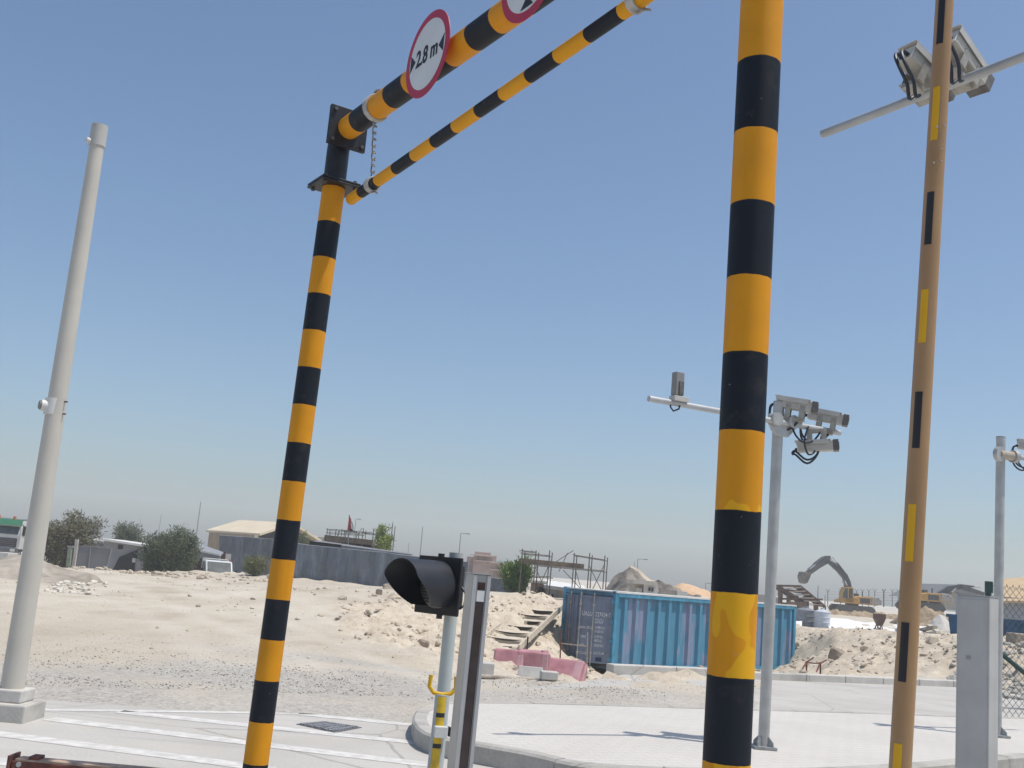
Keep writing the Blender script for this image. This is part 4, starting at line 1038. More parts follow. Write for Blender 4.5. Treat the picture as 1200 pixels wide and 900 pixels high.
mb = MB(); mb.box(o + u * .37 + V((0, 0, .30)) + w * .016, (.2, .006, .17), Matrix((u, w, V((0, 0, 1)))).transposed()); mb.build('sticker', M_sq, dd, local=True)
# ------------------------------------------------------------------ pink road barriers lying in front
M_pink = mk('faded_pink_plastic', (.45, .22, .245), .65, var=.25, scale=3, col2=(.36, .165, .19), bmp=.05)
M_pinkl = mk('bleached_pink_plastic', (.50, .30, .32), .65, var=.14, scale=4)
def pink(px, py, rz, tilt, size, label, seed):
    p = on(px, py); L, Wd, H = size
    t = thing('plastic_barrier', label, 'road barrier', p + V((0, 0, -.11)), group='pink plastic barriers dumped by the container')
    t.rotation_euler = (tilt, 0, rz)
    prof = [(-Wd / 2, 0), (Wd / 2, 0), (Wd * .47, H * .28), (Wd * .28, H * .96), (Wd * .2, H), (-Wd * .2, H), (-Wd * .28, H * .96), (-Wd * .47, H * .28)]
    mb = MB(); mb.prism(prof, (0, 0, 0), (0, 1, 0), (0, 0, 1), (1, 0, 0), L); mb.build('body', M_pink, t, bevel=.035, local=True)
    mb = MB(); mb.prism([(-Wd * .485, .02), (Wd * .485, .02), (Wd * .465, H * .30), (Wd * .292, H * .97), (-Wd * .292, H * .97), (-Wd * .465, H * .30)], (L * .5 - L * .11, 0, 0), (0, 1, 0), (0, 0, 1), (1, 0, 0), L * .2); mb.build('end_band', M_pinkl, t, bevel=.02, local=True)
    for sx in (-1, 1): MB().tube((sx * (L / 2 - .01), 0, H * .2), (sx * (L / 2 - .01), 0, H * .9), .05, n=12).build('joint_pin', M_pinkl, t, smooth=True, local=True)
    mb = MB(); mb.tube((L * .3, 0, H - .01), (L * .3, 0, H + .035), .05, n=12); mb.build('filler_cap', M_pinkl, t, smooth=True, local=True)
    return t
pink(603, 26.5, R(-12), R(-6), (.72, .42, .50), 'faded pink plastic barrier at the end of the row, beside the dark steps', 1)
pink(631, 26.5, R(-8), R(8), (.74, .44, .54), 'middle faded pink barrier, behind the flat concrete slab', 2)
pink(664, 26.5, R(-28), R(-24), (1.05, .5, .66), 'tipped pink barrier sloping down in front of the container door', 3)
M_slab = mk('pale_slab', (.50, .49, .46), .9, var=.15, scale=5, bmp=.2)
def slab(px, py, size, rz, label, tilt=0, name='concrete_slab', cat='slab', m=None):
    p = GT(px, py); t = MB().box((0, 0, size[2] / 2), size).build(name, m or M_slab, None, bevel=.015)
    t.location = p - V((0, 0, .03)); t.rotation_euler = (tilt, 0, rz); return tag(t, label, cat)
slab(621, 795, (.45, .25, .22), R(-5), 'pale concrete slab leaning on the pink barriers', R(-20))
slab(643, 796, (.26, .2, .12), R(5), 'small pale concrete offcut between pink barriers')
slab(566, 793, (.3, .3, .24), R(10), 'grey concrete block beside the slender aluminium column', name='concrete_block', cat='block')
slab(590, 794, (1.0, .12, .05), R(14), 'weathered plank on the gravel beside the pink barriers', name='plank', cat='plank', m=mk('weathered_wood', (.40, .35, .29), .9, var=.3, scale=8))
# small pipe frame in front of the container door
pf0 = GT(656, 781); d_ = pf0.y - .4
pfr = thing('pipe_frame', 'thin rusty pipe frame standing before the container door', 'pipe frame', W(657, 785, d_))
M_pipe = mk('pale_rusty_pipe', (.36, .30, .25), .6, .2, var=.4, scale=10)
a_ = W(656, 783, d_); b_ = W(658, 737, d_); c_ = W(688, 783, d_ - .7); e_ = W(688.5, 741, d_ - .7)
mb = MB(); mb.tube(a_ - V((0, 0, .2)), b_, .022, n=8); mb.build('upright', M_rust, pfr)
mb = MB(); mb.tube(c_ - V((0, 0, .2)), e_, .02, n=8); mb.build('upright', M_pipe, pfr)
mb = MB(); mb.tube(W(658, 754, d_), W(688.4, 757.5, d_ - .7), .018, n=8); mb.build('cross_rail', M_pipe, pfr)
# ------------------------------------------------------------------ steps cut in the bank, between sloping boards
sA, sB = on(560, 28.3), on(632, 40.5)
lo = W(574, 771, 32); hi = W(637, 714.5, 39.5)
stp = thing('bank_steps', 'rough earth steps with dark risers between two sloping timber boards', 'steps', (lo.x, lo.y, 0))
M_board = mk('timber_board', (.52, .46, .37), .85, var=.2, scale=8)
M_riser = mk('dark_timber', (.035, .028, .022), .9, var=.3, scale=9)
M_tread = mk('packed_sand', (.55, .48, .38), .95, var=.15, scale=4, bmp=.3)
sdv = V((hi.x - lo.x, hi.y - lo.y, 0)); Ls = sdv.length; sdv.normalize(); swv = V((sdv.y, -sdv.x, 0))
ns = 8; wst = .56
for i in range(ns):
    t = i / ns; c0_ = lo.lerp(hi, t); c1_ = lo.lerp(hi, (i + 1) / ns)
    zlo, zhi = c0_.z + .02, c1_.z + .02; hh = zhi - zlo; rr = random.Random(90 + i)
    wl, wr = wst * rr.uniform(.78, .98), wst * rr.uniform(.72, .95); top = V((c0_.x, c0_.y, zhi))
    n = 10; q = (.95, .75, .35, .4, .8, .85, .35, .9)[i] * hh; up_, dn_ = [], []
    for k in range(n + 1):
        f = k / n; p = top + swv * (-wl + (wl + wr) * f) - sdv * .03; sag = math.sin(math.pi * f)
        up_.append(p + V((0, 0, -.10 * hh - .12 * hh * sag))); dn_.append(p + V((0, 0, -.05 * hh - .10 * hh * sag - q * (.25 + .75 * sag ** .6))))
    MB().sheet([dn_, up_], .05, sdv).build('riser', M_riser, stp)
    e1_ = V((c1_.x, c1_.y, zhi)); mid = (top + e1_) / 2
    mb = MB(); P = []
    for f, dz in ((0, -hh * .98), (.02, -hh * .5), (.06, -.03), (.35, .0), (1.03, .0)):
        P.append([top.lerp(e1_, f) + swv * (wst * 1.05 * g) + V((0, 0, dz + .035 * float(fbm(np.array([g * 3.0 + i * 7]), np.array([f * 3]), 3, 5)[0]))) for g in (-1, -.7, -.4, -.1, .2, .5, .8, 1)])
    mb.sheet(P, .12, sdv * .5 - V((0, 0, .8))); mb.build('tread', M_tread, stp, smooth=True)
for sg, ofs in ((-1, 0.1), (1, 0.12)):
    mb = MB(); mb.beam(lo + swv * sg * (wst + .06) + sdv * (1.0 if sg > 0 else .2) + V((0, 0, (.12 if sg > 0 else .2) + (hi.z - lo.z) / Ls * (1.0 if sg > 0 else .2))), hi + swv * sg * (wst + .06) + sdv * .3 + V((0, 0, .14 if sg > 0 else .2)), .05, .20 if sg > 0 else .12); mb.build('side_board', M_board, stp)
mb = MB(); q = lo.lerp(hi, .12) + swv * (wst + .14); mb.box(q + sdv * .9 + V((0, 0, .25)), (.05, .05, .4)); mb.build('stake', M_riser, stp)
# ------------------------------------------------------------------ loose rocks and gravel
M_rock = mk('pale_rock', (.50, .43, .34), .95, var=.3, scale=5, bmp=.4, spec=.15)
M_rockd = mk('brown_rock', (.30, .25, .20), .95, var=.3, scale=5, bmp=.4, spec=.15)
def rock(px, py, s, label, m=None, seed=0):
    p = GT(px, py); s = tuple(k * .56 for k in s);
    rr = random.Random(seed or int(px * 7 + py)); bmh = bmesh.new(); bmesh.ops.create_icosphere(bmh, subdivisions=3, radius=1)
    pls = [(V((rr.gauss(0, 1), rr.gauss(0, 1), rr.gauss(0, .8))).normalized(), rr.uniform(.42, .8)) for _ in range(13)]
    for v in bmh.verts:
        for nr, k in pls:
            dd_ = v.co.dot(nr) - k
            if dd_ > 0: v.co -= nr * dd_
        q = v.co * 3.1; v.co *= 1 + .10 * float(fbm(np.array([q.x + q.z * .7 + seed]), np.array([q.y - q.z * .6]), 3, 77)[0])
        v.co = V((v.co.x * s[0], v.co.y * s[1], v.co.z * s[2] * 1.25))
    me_ = bpy.data.meshes.new('rock'); bmh.to_mesh(me_); bmh.free(); me_.materials.append(m or M_rock)
    o_ = bpy.data.objects.new('rock', me_); COL.objects.link(o_); o_.location = p + V((0, 0, s[2] * .35))
    return tag(o_, label, 'rock', 'loose rocks on the sand banks')
rock(981, 771, (.62, .4, .42), 'large angular brown boulder on the sand bank below the excavators', M_rockd)
rock(934, 760, (.32, .3, .27), 'dark rounded rock beside the end of the blue container', M_rockd)
rock(457, 690, (.55, .4, .3), 'pale rock at the foot of the grey hoarding, beside the signal visor')
rock(443, 697, (.32, .25, .25), 'small upright brown rock on the bank below the hoarding', M_rockd)
rock(401, 703, (.42, .3, .16), 'flat pale rock lying alone on the sandy bank top')
rock(461, 702, (.55, .35, .24), 'sandy rock on the rubble bank under the signal visor')
rock(495, 756, (.30, .24, .2), 'brown stone at the bank foot, next to the signal pole', M_rockd)
rock(514, 757, (.18, .2, .2), 'upright pale stone touching the signal pole in view')
rock(75, 676, (.75, .6, .25), 'pale broken slab of rock at the foot of the grey mound')
rock(84, 679, (1.0, .5, .18), 'long flat whitish rock in front of the grey mound')
rock(138, 665, (.8, .5, .4), 'pale boulder on the sand ridge before the grey shed')
rock(182, 674, (.7, .45, .22), 'flat rock on the sand ridge under the middle trees')
rock(10, 668, (.8, .5, .45), 'pale rock beside the tall beige pole, below the truck')
rock(630, 757, (.22, .18, .15), 'whitish stone beside the lower end of the steps')
rock(640, 767, (.24, .2, .15), 'dark stone above the pink barriers', M_rockd)
rock(1093, 752, (.5, .35, .25), 'flat sandy rock on the bank beside the cabinet')
rock(1012, 764, (.28, .22, .16), 'small pale rock beside the large angular boulder on the bank')
def scatter(name, label, n, fpos, srange, m, seed, sink=.3):
    rr = random.Random(seed); mb = MB()
    V8 = [(1, 0, 0), (0, 1, 0), (-1, 0, 0), (0, -1, 0), (0, 0, 1), (0, 0, -1)]
    pts = []
    while len(pts) < n:
        q = fpos(rr)
        if q: pts.append(q)
    zz = zt(np.array([p[0] for p in pts]), np.array([p[1] for p in pts]))
    for (x, y, k), z in zip(pts, zz):
        s = srange[0] * (srange[1] / srange[0]) ** (rr.random() ** 1.8) * k
        a = rr.uniform(0, 6.28); ca_, sa_ = math.cos(a), math.sin(a); vs = []
        zf = max(z, 0.0) if (y < 22 and x > -12 and z > -.1) else z
        if s > .07:
            t0_r = MB(); t0_r.rock((x, y, zf + s * .25), (s, s * rr.uniform(.55, .9), s * rr.uniform(.4, .65)), rr.randrange(10 ** 6), flat=.32); mb.add(t0_r.v, t0_r.f); continue
        for vx, vy, vz in V8:
            j = rr.uniform(.6, 1.25); X, Y_, Z = vx * s * j, vy * s * .75 * j, vz * s * .6 * j
            vs.append((x + X * ca_ - Y_ * sa_, y + X * sa_ + Y_ * ca_, zf + Z + s * (.5 - sink)))
        mb.add(vs, [(0, 1, 4), (1, 2, 4), (2, 3, 4), (3, 0, 4), (1, 0, 5), (2, 1, 5), (3, 2, 5), (0, 3, 5)])
    return tag(mb.build(name, m), label, kind='stuff')
def road_edge(x): return by.y + (x - bx.x) * (by.y - bx.y) / (by.x - bx.x) if True else 0
def f_gravel(rr):
    x = rr.uniform(-7.5, 2.5); y = road_edge(min(x, -1)) + abs(rr.gauss(0, 2.4)) + .02
    n_ = float(fbm(np.array([x * .5]), np.array([y * .9]), 3, 71)[0])
    if rr.random() > .5 + n_ * 2.2 + (0.3 if x < -1.5 else -.1): return None
    return (x, y, 1)
M_gst = mk('gravel_stone', (.24, .235, .225), .9, var=.55, scale=3.0, col2=(.10, .097, .092))
M_gst2 = mk('pale_gravel_stone', (.50, .47, .42), .9, var=.3, scale=3.0)
scatter('gravel', 'dark gravel strewn along the road edge', 5200, f_gravel, (.004, .018), M_gst, 1)
scatter('gravel', 'pale gravel strewn along the road edge', 2600, f_gravel, (.004, .02), M_gst2, 2)
def f_patch(rr):
    p = G(rr.uniform(560, 900), rr.uniform(793, 823)); return (p.x, p.y, 1)
scatter('gravel', 'sparse grit on the sandy patch behind the paved island', 420, f_patch, (.004, .016), M_gst, 3)
def f_rub(rr):
    x = rr.uniform(-14, 22); y = rr.uniform(21, 48)
    if x / y < -.28 or x / y > .5: return None
    if rr.random() > .04 + float(rubble_mask(np.array([x]), np.array([y]))[0]): return None
    return (x, y, 1)
scatter('rubble', 'pale rubble on the sand banks', 4600, f_rub, (.015, .13), M_rock, 4)
scatter('rubble', 'brown rubble on the sand banks', 1500, f_rub, (.015, .11), M_rockd, 5)
def f_field(rr):
    x = rr.uniform(-30, -1); y = 13 + 43 * rr.random() ** 1.2
    if x / y < -.55: return None
    return (x, y, 1) if rr.random() < (.25 if y < 44 else 1.0) else None
scatter('rubble', 'scattered stones over the sandy field', 1500, f_field, (.006, .05), M_rock, 6)
def f_ridge(rr):
    px = rr.uniform(-20, 345); d = rr.uniform(48, 56); p = W(px, 670, d); return (p.x, p.y, 1)
scatter('rubble', 'pale broken stones along the crest of the sand ridge', 520, f_ridge, (.03, .22), M_rock, 8)
def f_mound(rr):
    px = rr.gauss(85, 22); d = rr.uniform(29, 36); p = W(px, 680, d); return (p.x, p.y, 1) if 20 < px < 150 else None
scatter('rubble', 'whitish rubble pieces at the foot of the grey mound', 170, f_mound, (.02, .17), mk('whitish_rock', (.60, .56, .49), .95, var=.2, scale=4), 9)
def f_pile(rr):
    x = rr.uniform(9.5, 18); y = rr.uniform(20, 29); return (x, y, 1) if x / y > .42 else None
scatter('rubble', 'broken stone piled behind the chain link fence', 2200, f_pile, (.03, .15), mk('grey_stone', (.42, .40, .36), .95, var=.35, scale=4), 7)
# ------------------------------------------------------------------ background helpers
def span(x0, x1, yt, yb, d):
    """world x range, bottom and top heights of an upright front seen in the photo at distance d"""
    m = (x0 + x1) / 2
    return W(x0, yb, d).x, W(x1, yb, d).x, W(m, yb, d).z, W(m, yt, d).z
def front_box(mb, x0, x1, yt, yb, d, depth, mi=0):
    a, b, z0, z1_ = span(x0, x1, yt, yb, d); mb.box2((a, d, z0), (b, d + depth, z1_), mi); return a, b, z0, z1_
# ------------------------------------------------------------------ trees
def leafm(name, c):
    m, nt, b = _nodes(name); v = coord(nt)
    nt.links.new(ramp(nt, noise(nt, v, 2.6, 5, .7), [(.3, tuple(x * .55 for x in c)), (.5, c), (.7, tuple(x * 1.5 for x in c))]), b.inputs['Base Color'])
    b.inputs['Roughness'].default_value = .7; b.inputs['Specular IOR Level'].default_value = .15
    return m
L_olive = leafm('olive_leaves', (.15, .142, .085)); L_green = leafm('grey_green_leaves', (.115, .138, .082)); L_bright = leafm('bright_leaves', (.13, .20, .05)); L_dry = leafm('dry_leaves', (.17, .18, .085)); L_yel = leafm('yellow_green_leaves', (.22, .27, .07))
M_bark = mk('bark', (.16, .125, .09), .9, var=.3, scale=12)
def tree(px, ytop, ybase, d, wpx, label, leaves, seed, stems=5, n=1500, spread=.5, leaf=.16, name='tree', cat='tree', group='trees and bushes behind the sand ridge', low=.12, zoff=0):
    rr = random.Random(seed); b = W(px, ybase, d); zg = z1(b.x, b.y)
    b.z = min(b.z, max(zg, b.z - .4)) + zoff; H = W(px, ytop, d).z - b.z; Wd = wpx * d / F
    t = thing(name, label, cat, b, group=group)
    tm = MB(); tips = []
    for s in range(stems):
        a = 2 * math.pi * (s + rr.random() * .7) / stems; r = Wd / 2 * rr.uniform(.25, .95) * (spread + .5)
        r = min(r, Wd * .5); h = H * rr.uniform(.62, 1.0) * (1 - .30 * (r / (Wd / 2)) ** 2)
        e = b + V((math.cos(a) * r, math.sin(a) * r, h)); m1 = b + V((math.cos(a) * r * .35, math.sin(a) * r * .35, h * .45)) + V((rr.uniform(-.1, .1), rr.uniform(-.1, .1), 0)) * H * .3
        r0 = .022 * H * rr.uniform(.6, 1.1); tm.path([b + V((math.cos(a), math.sin(a), 0)) * r0, m1, e], [r0, r0 * .6, r0 * .15], 6)
        for k in range(9):
            f = rr.uniform(.25, .98); p = (b.lerp(m1, f * 2) if f < .5 else m1.lerp(e, f * 2 - 1))
            q = p + V((rr.gauss(0, 1), rr.gauss(0, 1), rr.uniform(-.1, .9))).normalized() * Wd * rr.uniform(.10, .26)
            tm.path([p, (p + q) / 2 + V((0, 0, .03 * H)), q], [r0 * .3, r0 * .2, r0 * .06], 4, False); tips.append((q, Wd * rr.uniform(.07, .15)))
        tips.append((e, Wd * .12))
    tm.build('trunk', M_bark, t, smooth=True)
    vs = []; fs = []; lm_ = MB()
    for i in range(n):
        c, s = rr.choice(tips)
        p = c + V([max(-1.5, min(1.5, rr.gauss(0, .85))) for _ in range(3)]) * s
        if p.z < b.z + low * H * rr.random(): continue
        dv = V((rr.gauss(0, .7), rr.gauss(0, .7), rr.uniform(-.4, 1.3))).normalized(); sv_ = dv.cross(V((rr.gauss(0, 1), rr.gauss(0, 1), rr.gauss(0, 1)))).normalized()
        L = leaf * rr.uniform(.6, 1.7); w = L * rr.uniform(.05, .12)
        lm_.add([p - sv_ * w, p + dv * L * .5 - sv_ * w * 1.1, p + dv * L, p + dv * L * .5 + sv_ * w * 1.1, ], [(0, 1, 2, 3)])
    lm_.build('crown', leaves, t)
    return t
tree(74, 602, 668, 66, 58, 'broad olive tamarisk bush half hidden by the tall beige pole', L_olive, 1, stems=14, n=20900, leaf=0.217, low=.0)
tree(149, 613, 642, 86, 36, 'small dark tree rising behind the long grey shed', L_green, 2, stems=8, n=4940, leaf=0.232)
tree(181, 624, 674, 62, 36, 'lower feathery tree before the shed, touching a taller one', L_green, 3, stems=9, n=8740, leaf=0.189, low=.0)
tree(207, 615, 674, 61, 42, 'taller feathery tree before the shed, beside the tan hall', L_green, 4, stems=10, n=12350, leaf=0.189, low=.0)
tree(297, 651, 676, 56, 26, 'dry sparse shrub against the grey hoarding', L_dry, 5, stems=12, n=3420, leaf=0.145, name='shrub', cat='shrub', low=0)
tree(447, 617, 648, 64, 24, 'yellow green treetop showing over the hoarding beside scaffolding', L_yel, 6, stems=6, n=2850, leaf=0.189)
tree(604, 657, 697, 52, 40, 'bright green bush standing beside the taller scaffold', L_bright, 7, stems=10, n=9500, leaf=0.160, name='bush', cat='bush', low=.04)
tree(352, 624, 640, 90, 12, 'brown dry treetop beside the striped post, above the hoarding', L_dry, 8, stems=4, n=570, leaf=0.362)
# ------------------------------------------------------------------ sheds, halls, panels on the far site
def facade_mat(name, c, **k): return mk(name, c, .8, var=.12, scale=1.2, streak=.2, **k)
M_tanw = facade_mat('tan_wall', (.36, .27, .185)); M_tanr = mk('cream_roof_sheet', (.62, .53, .39), .7, var=.08, scale=.6)
M_greyp = facade_mat('grey_panel', (.20, .20, .21)); M_greyc = facade_mat('grey_cladding', (.27, .275, .285)); M_dark = mk('dark_interior', (.03, .026, .026), .9, var=.3)
M_redb = mk('red_brown_wall', (.10, .055, .05), .9, var=.3, scale=2); M_offw = facade_mat('off_white_wall', (.56, .55, .52)); M_roofg = mk('grey_roof', (.25, .26, .28), .7, var=.15)
M_roofw = mk('white_roof_edge', (.66, .65, .62), .7, var=.1)
# tan gable hall: long eaves side to the viewer, open gable end on the right
hd_ = 105
a, b, z0, z1_ = span(222, 297, 619, 650, hd_); xg = W(338, 620, hd_).x; zr = W(300, 612, hd_ + 8).z
ha = thing('hall', 'long tan hall with a cream pitched roof and dark open gable', 'hall', (a, hd_, z0))
z0 -= 2.2; dpt = 14
e0_ = V((a, hd_ + 6, z0)); e1_ = V((b, hd_, z0)); gd_ = V((.52, .854, 0)) ; gl = 9.0
zE0 = W(224, 623, hd_ + 6).z; zE1 = W(297, 625, hd_).z; zEv = (zE0 + zE1) / 2; zRg = zEv + 1.35
mb = MB(); mb.add([e0_, e1_, V((e1_.x, e1_.y, zEv)), V((e0_.x, e0_.y, zEv)), e0_ + gd_ * gl * 1, e1_ + gd_ * gl, V((e1_.x, e1_.y, zEv)) + gd_ * gl, V((e0_.x, e0_.y, zEv)) + gd_ * gl], [(0, 1, 2, 3), (4, 7, 6, 5), (0, 3, 7, 4)]); mb.build('wall', M_tanw, ha)
mb = MB(); ov = (e1_ - e0_).normalized() * .7
for s0_, s1_ in ((0, .5), (1, .5)):
    p = [e0_ + gd_ * gl * s0_ - ov, e1_ + gd_ * gl * s0_ + ov]; q = [e0_ + gd_ * gl * .5 - ov, e1_ + gd_ * gl * .5 + ov]
    P = [[V((p[0].x, p[0].y, zEv - .05)), V((p[1].x, p[1].y, zEv - .05))], [V((q[0].x, q[0].y, zRg)), V((q[1].x, q[1].y, zRg))]]
    mb.sheet(P, .22, (0, 0, 1))
mb.build('roof', M_tanr, ha)
mb = MB(); back_ = -ov * 1.2
mb.add([e1_ + back_, e1_ + gd_ * gl + back_, V((e1_.x, e1_.y, zEv)) + gd_ * gl + back_, V((e1_.x, e1_.y, zRg)) + gd_ * gl * .5 + back_, V((e1_.x, e1_.y, zEv)) + back_], [(0, 1, 2, 3, 4)]); mb.build('gable_opening', M_dark, ha)
mb = MB()
for k in range(2):
    c = e1_ + gd_ * gl * (.0 + k) + ov * .2; mb.beam(c, V((c.x, c.y, zEv)), .3, .3)
mb.build('gable_post', M_tanr, ha)
# low flat building with pale roof line behind the trees
bl = thing('flat_roof_building', 'low flat roofed building with a bright roof edge behind the trees', 'building', W(180, 640, 98))
mb = MB(); front_box(mb, 128, 196, 633, 652, 98, 6); mb.build('wall', facade_mat('beige_wall', (.33, .29, .24)), bl)
mb = MB(); front_box(mb, 154, 197, 629.5, 633, 97.6, 6.6); mb.build('roof_edge', M_roofw, bl)
# long grey shed with small window, dark plate beneath for the shade in its bay
sh = thing('grey_shed', 'long grey shed with a small dark window and sloping roof', 'shed', W(148, 660, 74))
a, b, z0, z1_ = span(118, 170, 637, 662, 74); zL = W(118, 633, 74).z; zR = W(168, 641, 74).z
mb = MB(); mb.prism([(a, z0 - .8), (b, z0 - .8), (b, zR), (a, zL)], (0, 76, 0), (1, 0, 0), (0, 0, 1), (0, 1, 0), 4); mb.build('wall', M_greyc, sh)
mb = MB(); mb.prism([(a - .2, zL), (b + .2, zR), (b + .2, zR + .14), (a - .2, zL + .14)], (0, 76, 0), (1, 0, 0), (0, 0, 1), (0, 1, 0), 4.8); mb.build('roof', M_roofw, sh)
mb = MB(); wa = span(138, 143.5, 638.5, 643.5, 73.97); mb.box2((wa[0], 73.95, wa[2]), (wa[1], 74.1, wa[3])); mb.build('window', M_dark, sh)
mb = MB(); pts = [W(130, 672, 73.9), W(172, 676, 73.9), W(172, 641, 73.9), W(164, 643, 73.9), W(140, 653, 73.9)]; mb.prism([(p.x, p.z) for p in pts], (0, 73.92, 0), (1, 0, 0), (0, 0, 1), (0, 1, 0), .1); mb.build('bay_shade', M_dark, sh)  # near-black plate on the wall, painted as the shade inside the bay
mb = MB(); mb.tube(W(158.5, 676, 73.6), W(160, 655, 73.6), .07, n=8); mb.build('bay_post', M_greyp, sh)
mb = MB(); front_box(mb, 154.5, 158.5, 654, 659, 73.7, .05); mb.build('notice_board', M_offw, sh)
mb = MB(); mb.prism([(p.x, p.z) for p in (W(160, 677, 73.4), W(167, 678, 73.4), W(168, 643, 73.4), W(162, 645, 73.4))], (0, 73.4, 0), (1, 0, 0), (0, 0, 1), (0, 1, 0), .12); mb.build('side_panel', M_greyp, sh)
# second grey volume further left, its roof line
sg_ = thing('low_shed', 'low grey shed roof showing over the leaning panels', 'shed', W(108, 660, 78))
mb = MB(); front_box(mb, 90, 120, 635, 664, 78, 4); mb.build('wall', M_greyp, sg_)
mb = MB(); front_box(mb, 89, 121, 633, 635.5, 77.8, 4.4); mb.build('roof', M_greyc, sg_)
mb = MB(); front_box(mb, 105, 113, 634.6, 636.2, 77.7, .2); mb.build('roof_patch', M_offw, sg_)
# leaning panels and posts
def leaning(pts, d, label, t=.06, name='site_panel', cat='panel', m=None):
    P = [W(x, y, d) for x, y in pts]; mb = MB(); o_ = P[0]
    tt = thing(name, label, cat, o_)
    mb.prism([(p.x, p.z) for p in P], (0, d, 0), (1, 0, 0), (0, 0, 1), (0, 1, 0), t); mb.build('sheet', m or M_greyp, tt)
    mb = MB()
    for i in range(len(P)): p, q = P[i], P[(i + 1) % len(P)]; mb.beam(V((p.x, d - .02, p.z)), V((q.x, d - .02, q.z)), .05, .09, up=V((0, 1, 0)))
    mb.build('edge_frame', M_greyc, tt); return tt
leaning([(87, 665), (104, 666), (107, 640), (93, 640)], 63, 'leaning dark grey panel next to the pale post', name='corrugated_sheet', cat='metal sheet')
leaning([(104, 666.5), (125, 667), (131, 643), (107, 640)], 62.6, 'leaning dark grey panel with a bright slanted edge, next to the shed', name='corrugated_sheet', cat='metal sheet')
pp = thing('concrete_post', 'pale leaning concrete post beside the tamarisk bush', 'post', W(86, 664, 61.5)); MB().beam(W(86, 666, 61.5), W(90.5, 632, 61.5), .16, .16).build('shaft', M_conc, pp)
pp = thing('gate_post', 'short grey green post against the dark tamarisk bush', 'post', W(80, 663, 61)); MB().beam(W(80, 664, 61), W(82.5, 641, 61), .2, .2).build('shaft', mk('grey_green_post', (.20, .23, .18), .8, var=.2), pp); MB().box(W(82.5, 640.5, 61), (.3, .24, .08)).build('cap', M_greyc, pp)
# roofed open shelter to the right of the trees
st_ = thing('shelter', 'open shelter with a sloping grey roof and red brown back wall', 'shelter', W(236, 664, 72))
P = [[W(212, 641, 71), W(258, 651, 69)], [W(222, 633, 77), W(262, 647, 76)]]; MB().sheet(P, .1, (0, 0, -1)).build('roof', M_roofg, st_)
mb = MB(); pa, pb_ = W(212, 640.5, 70.95), W(258, 650.5, 68.95); mb.beam(pa, pb_, .06, .12); mb.build('roof_edge', M_roofw, st_)
mb = MB(); pa, pb_ = W(213, 643, 71), W(258, 653.5, 69); mb.beam(pa - V((0, 0, .12)), pb_ - V((0, 0, .12)), .1, .42); mb.build('fascia', M_greyp, st_)
mb = MB(); front_box(mb, 224, 262, 645, 672, 76, .3); mb.build('back_wall', M_redb, st_)
mb = MB(); front_box(mb, 206, 224, 640, 676, 71.5, .2); mb.build('side_sheet', M_greyp, st_)
mb = MB(); mb.tube(W(223, 676, 70.5), W(224, 643, 70.5), .06, n=8); mb.build('post', M_greyc, st_)
# distant pale building strip between post and scaffold
fb2 = thing('distant_building', 'distant pale building strip with white roof beside the lower scaffold', 'building', W(368, 640, 150))
mb = MB(); front_box(mb, 350, 385, 629, 650, 150, 10); mb.build('wall', facade_mat('pale_far_wall', (.40, .41, .42)), fb2)
mb = MB(); front_box(mb, 358, 368, 626.8, 629, 149.5, 10); front_box(mb, 372, 382, 627.6, 629.6, 149.5, 10); mb.build('roof', M_roofw, fb2)
# ------------------------------------------------------------------ grey site hoardings
def hoard_mat(name, c):
    m, nt, b = _nodes(name); v = coord(nt)
    k = ramp(nt, noise(nt, coord(nt, (1.6, 1, .35)), .9, 7, .65), [(.3, tuple(x * .6 for x in c)), (.52, c), (.7, tuple(x * 1.6 for x in c))])
    nt.links.new(k, b.inputs['Base Color']); b.inputs['Roughness'].default_value = .55; b.inputs['Specular IOR Level'].default_value = .35
    bump(nt, b, noise(nt, coord(nt, (2, 1, .5)), 1.4, 5), .9, .5); return m
M_hoard = hoard_mat('grey_sheeting', (.135, .152, .178)); M_hoardl = hoard_mat('light_grey_sheeting', (.17, .192, .222))
def hoarding(tops, bots, label, m, folds=.14, seed=0, posts=True, t=.05):
    """tops/bots: (px, py, d) along the sheet; the cloth bellies between its posts"""
    n = 40; tt = thing('site_hoarding', label, 'hoarding', W(*bots[0]), group='grey site hoardings')
    def at(L, f):
        k = f * (len(L) - 1); i = min(int(k), len(L) - 2); return W(*L[i]).lerp(W(*L[i + 1]), k - i)
    P = []
    for j in range(7):
        v_ = j / 6; row = []
        for i in range(n + 1):
            f = i / n; p = at(bots, f).lerp(at(tops, f), v_)
            wv = fbm(np.array([f * 13 + seed * 9.1 + v_ * .8]), np.array([v_ * 1.2]), 3, 5)[0]
            row.append(p + V((.0, folds * wv * (.35 + .65 * math.sin(math.pi * v_)) * 1.9 - .02, .04 * wv * (v_ == 1))))
        P.append(row)
    MB().sheet(P, t, (0, 1, 0)).build('sheeting', m, tt, smooth=True)
    if posts:
        k = max(2, int((W(*bots[-1]) - W(*bots[0])).length / 2.6))
        for i in range(k + 1):
            p, q = at(bots, i / k), at(tops, i / k); MB().tube(p + V((0, .13, -.2)), q + V((0, .13, .06)), .045, n=8).build('post', M_greyp, tt)
        mb = MB(); 
        for i in range(len(tops) - 1): mb.tube(W(*tops[i]) + V((0, .12, .0)), W(*tops[i + 1]) + V((0, .12, .0)), .04, n=8)
        mb.build('top_rail', M_greyc, tt)
    return tt
hoarding([(257, 627.5, 86), (296, 630, 85), (338, 634, 84)], [(257, 676, 86), (296, 680, 85), (338, 684, 84)], 'dark grey hoarding beside the pickup, ending behind the striped post', M_hoard, .22, 1)
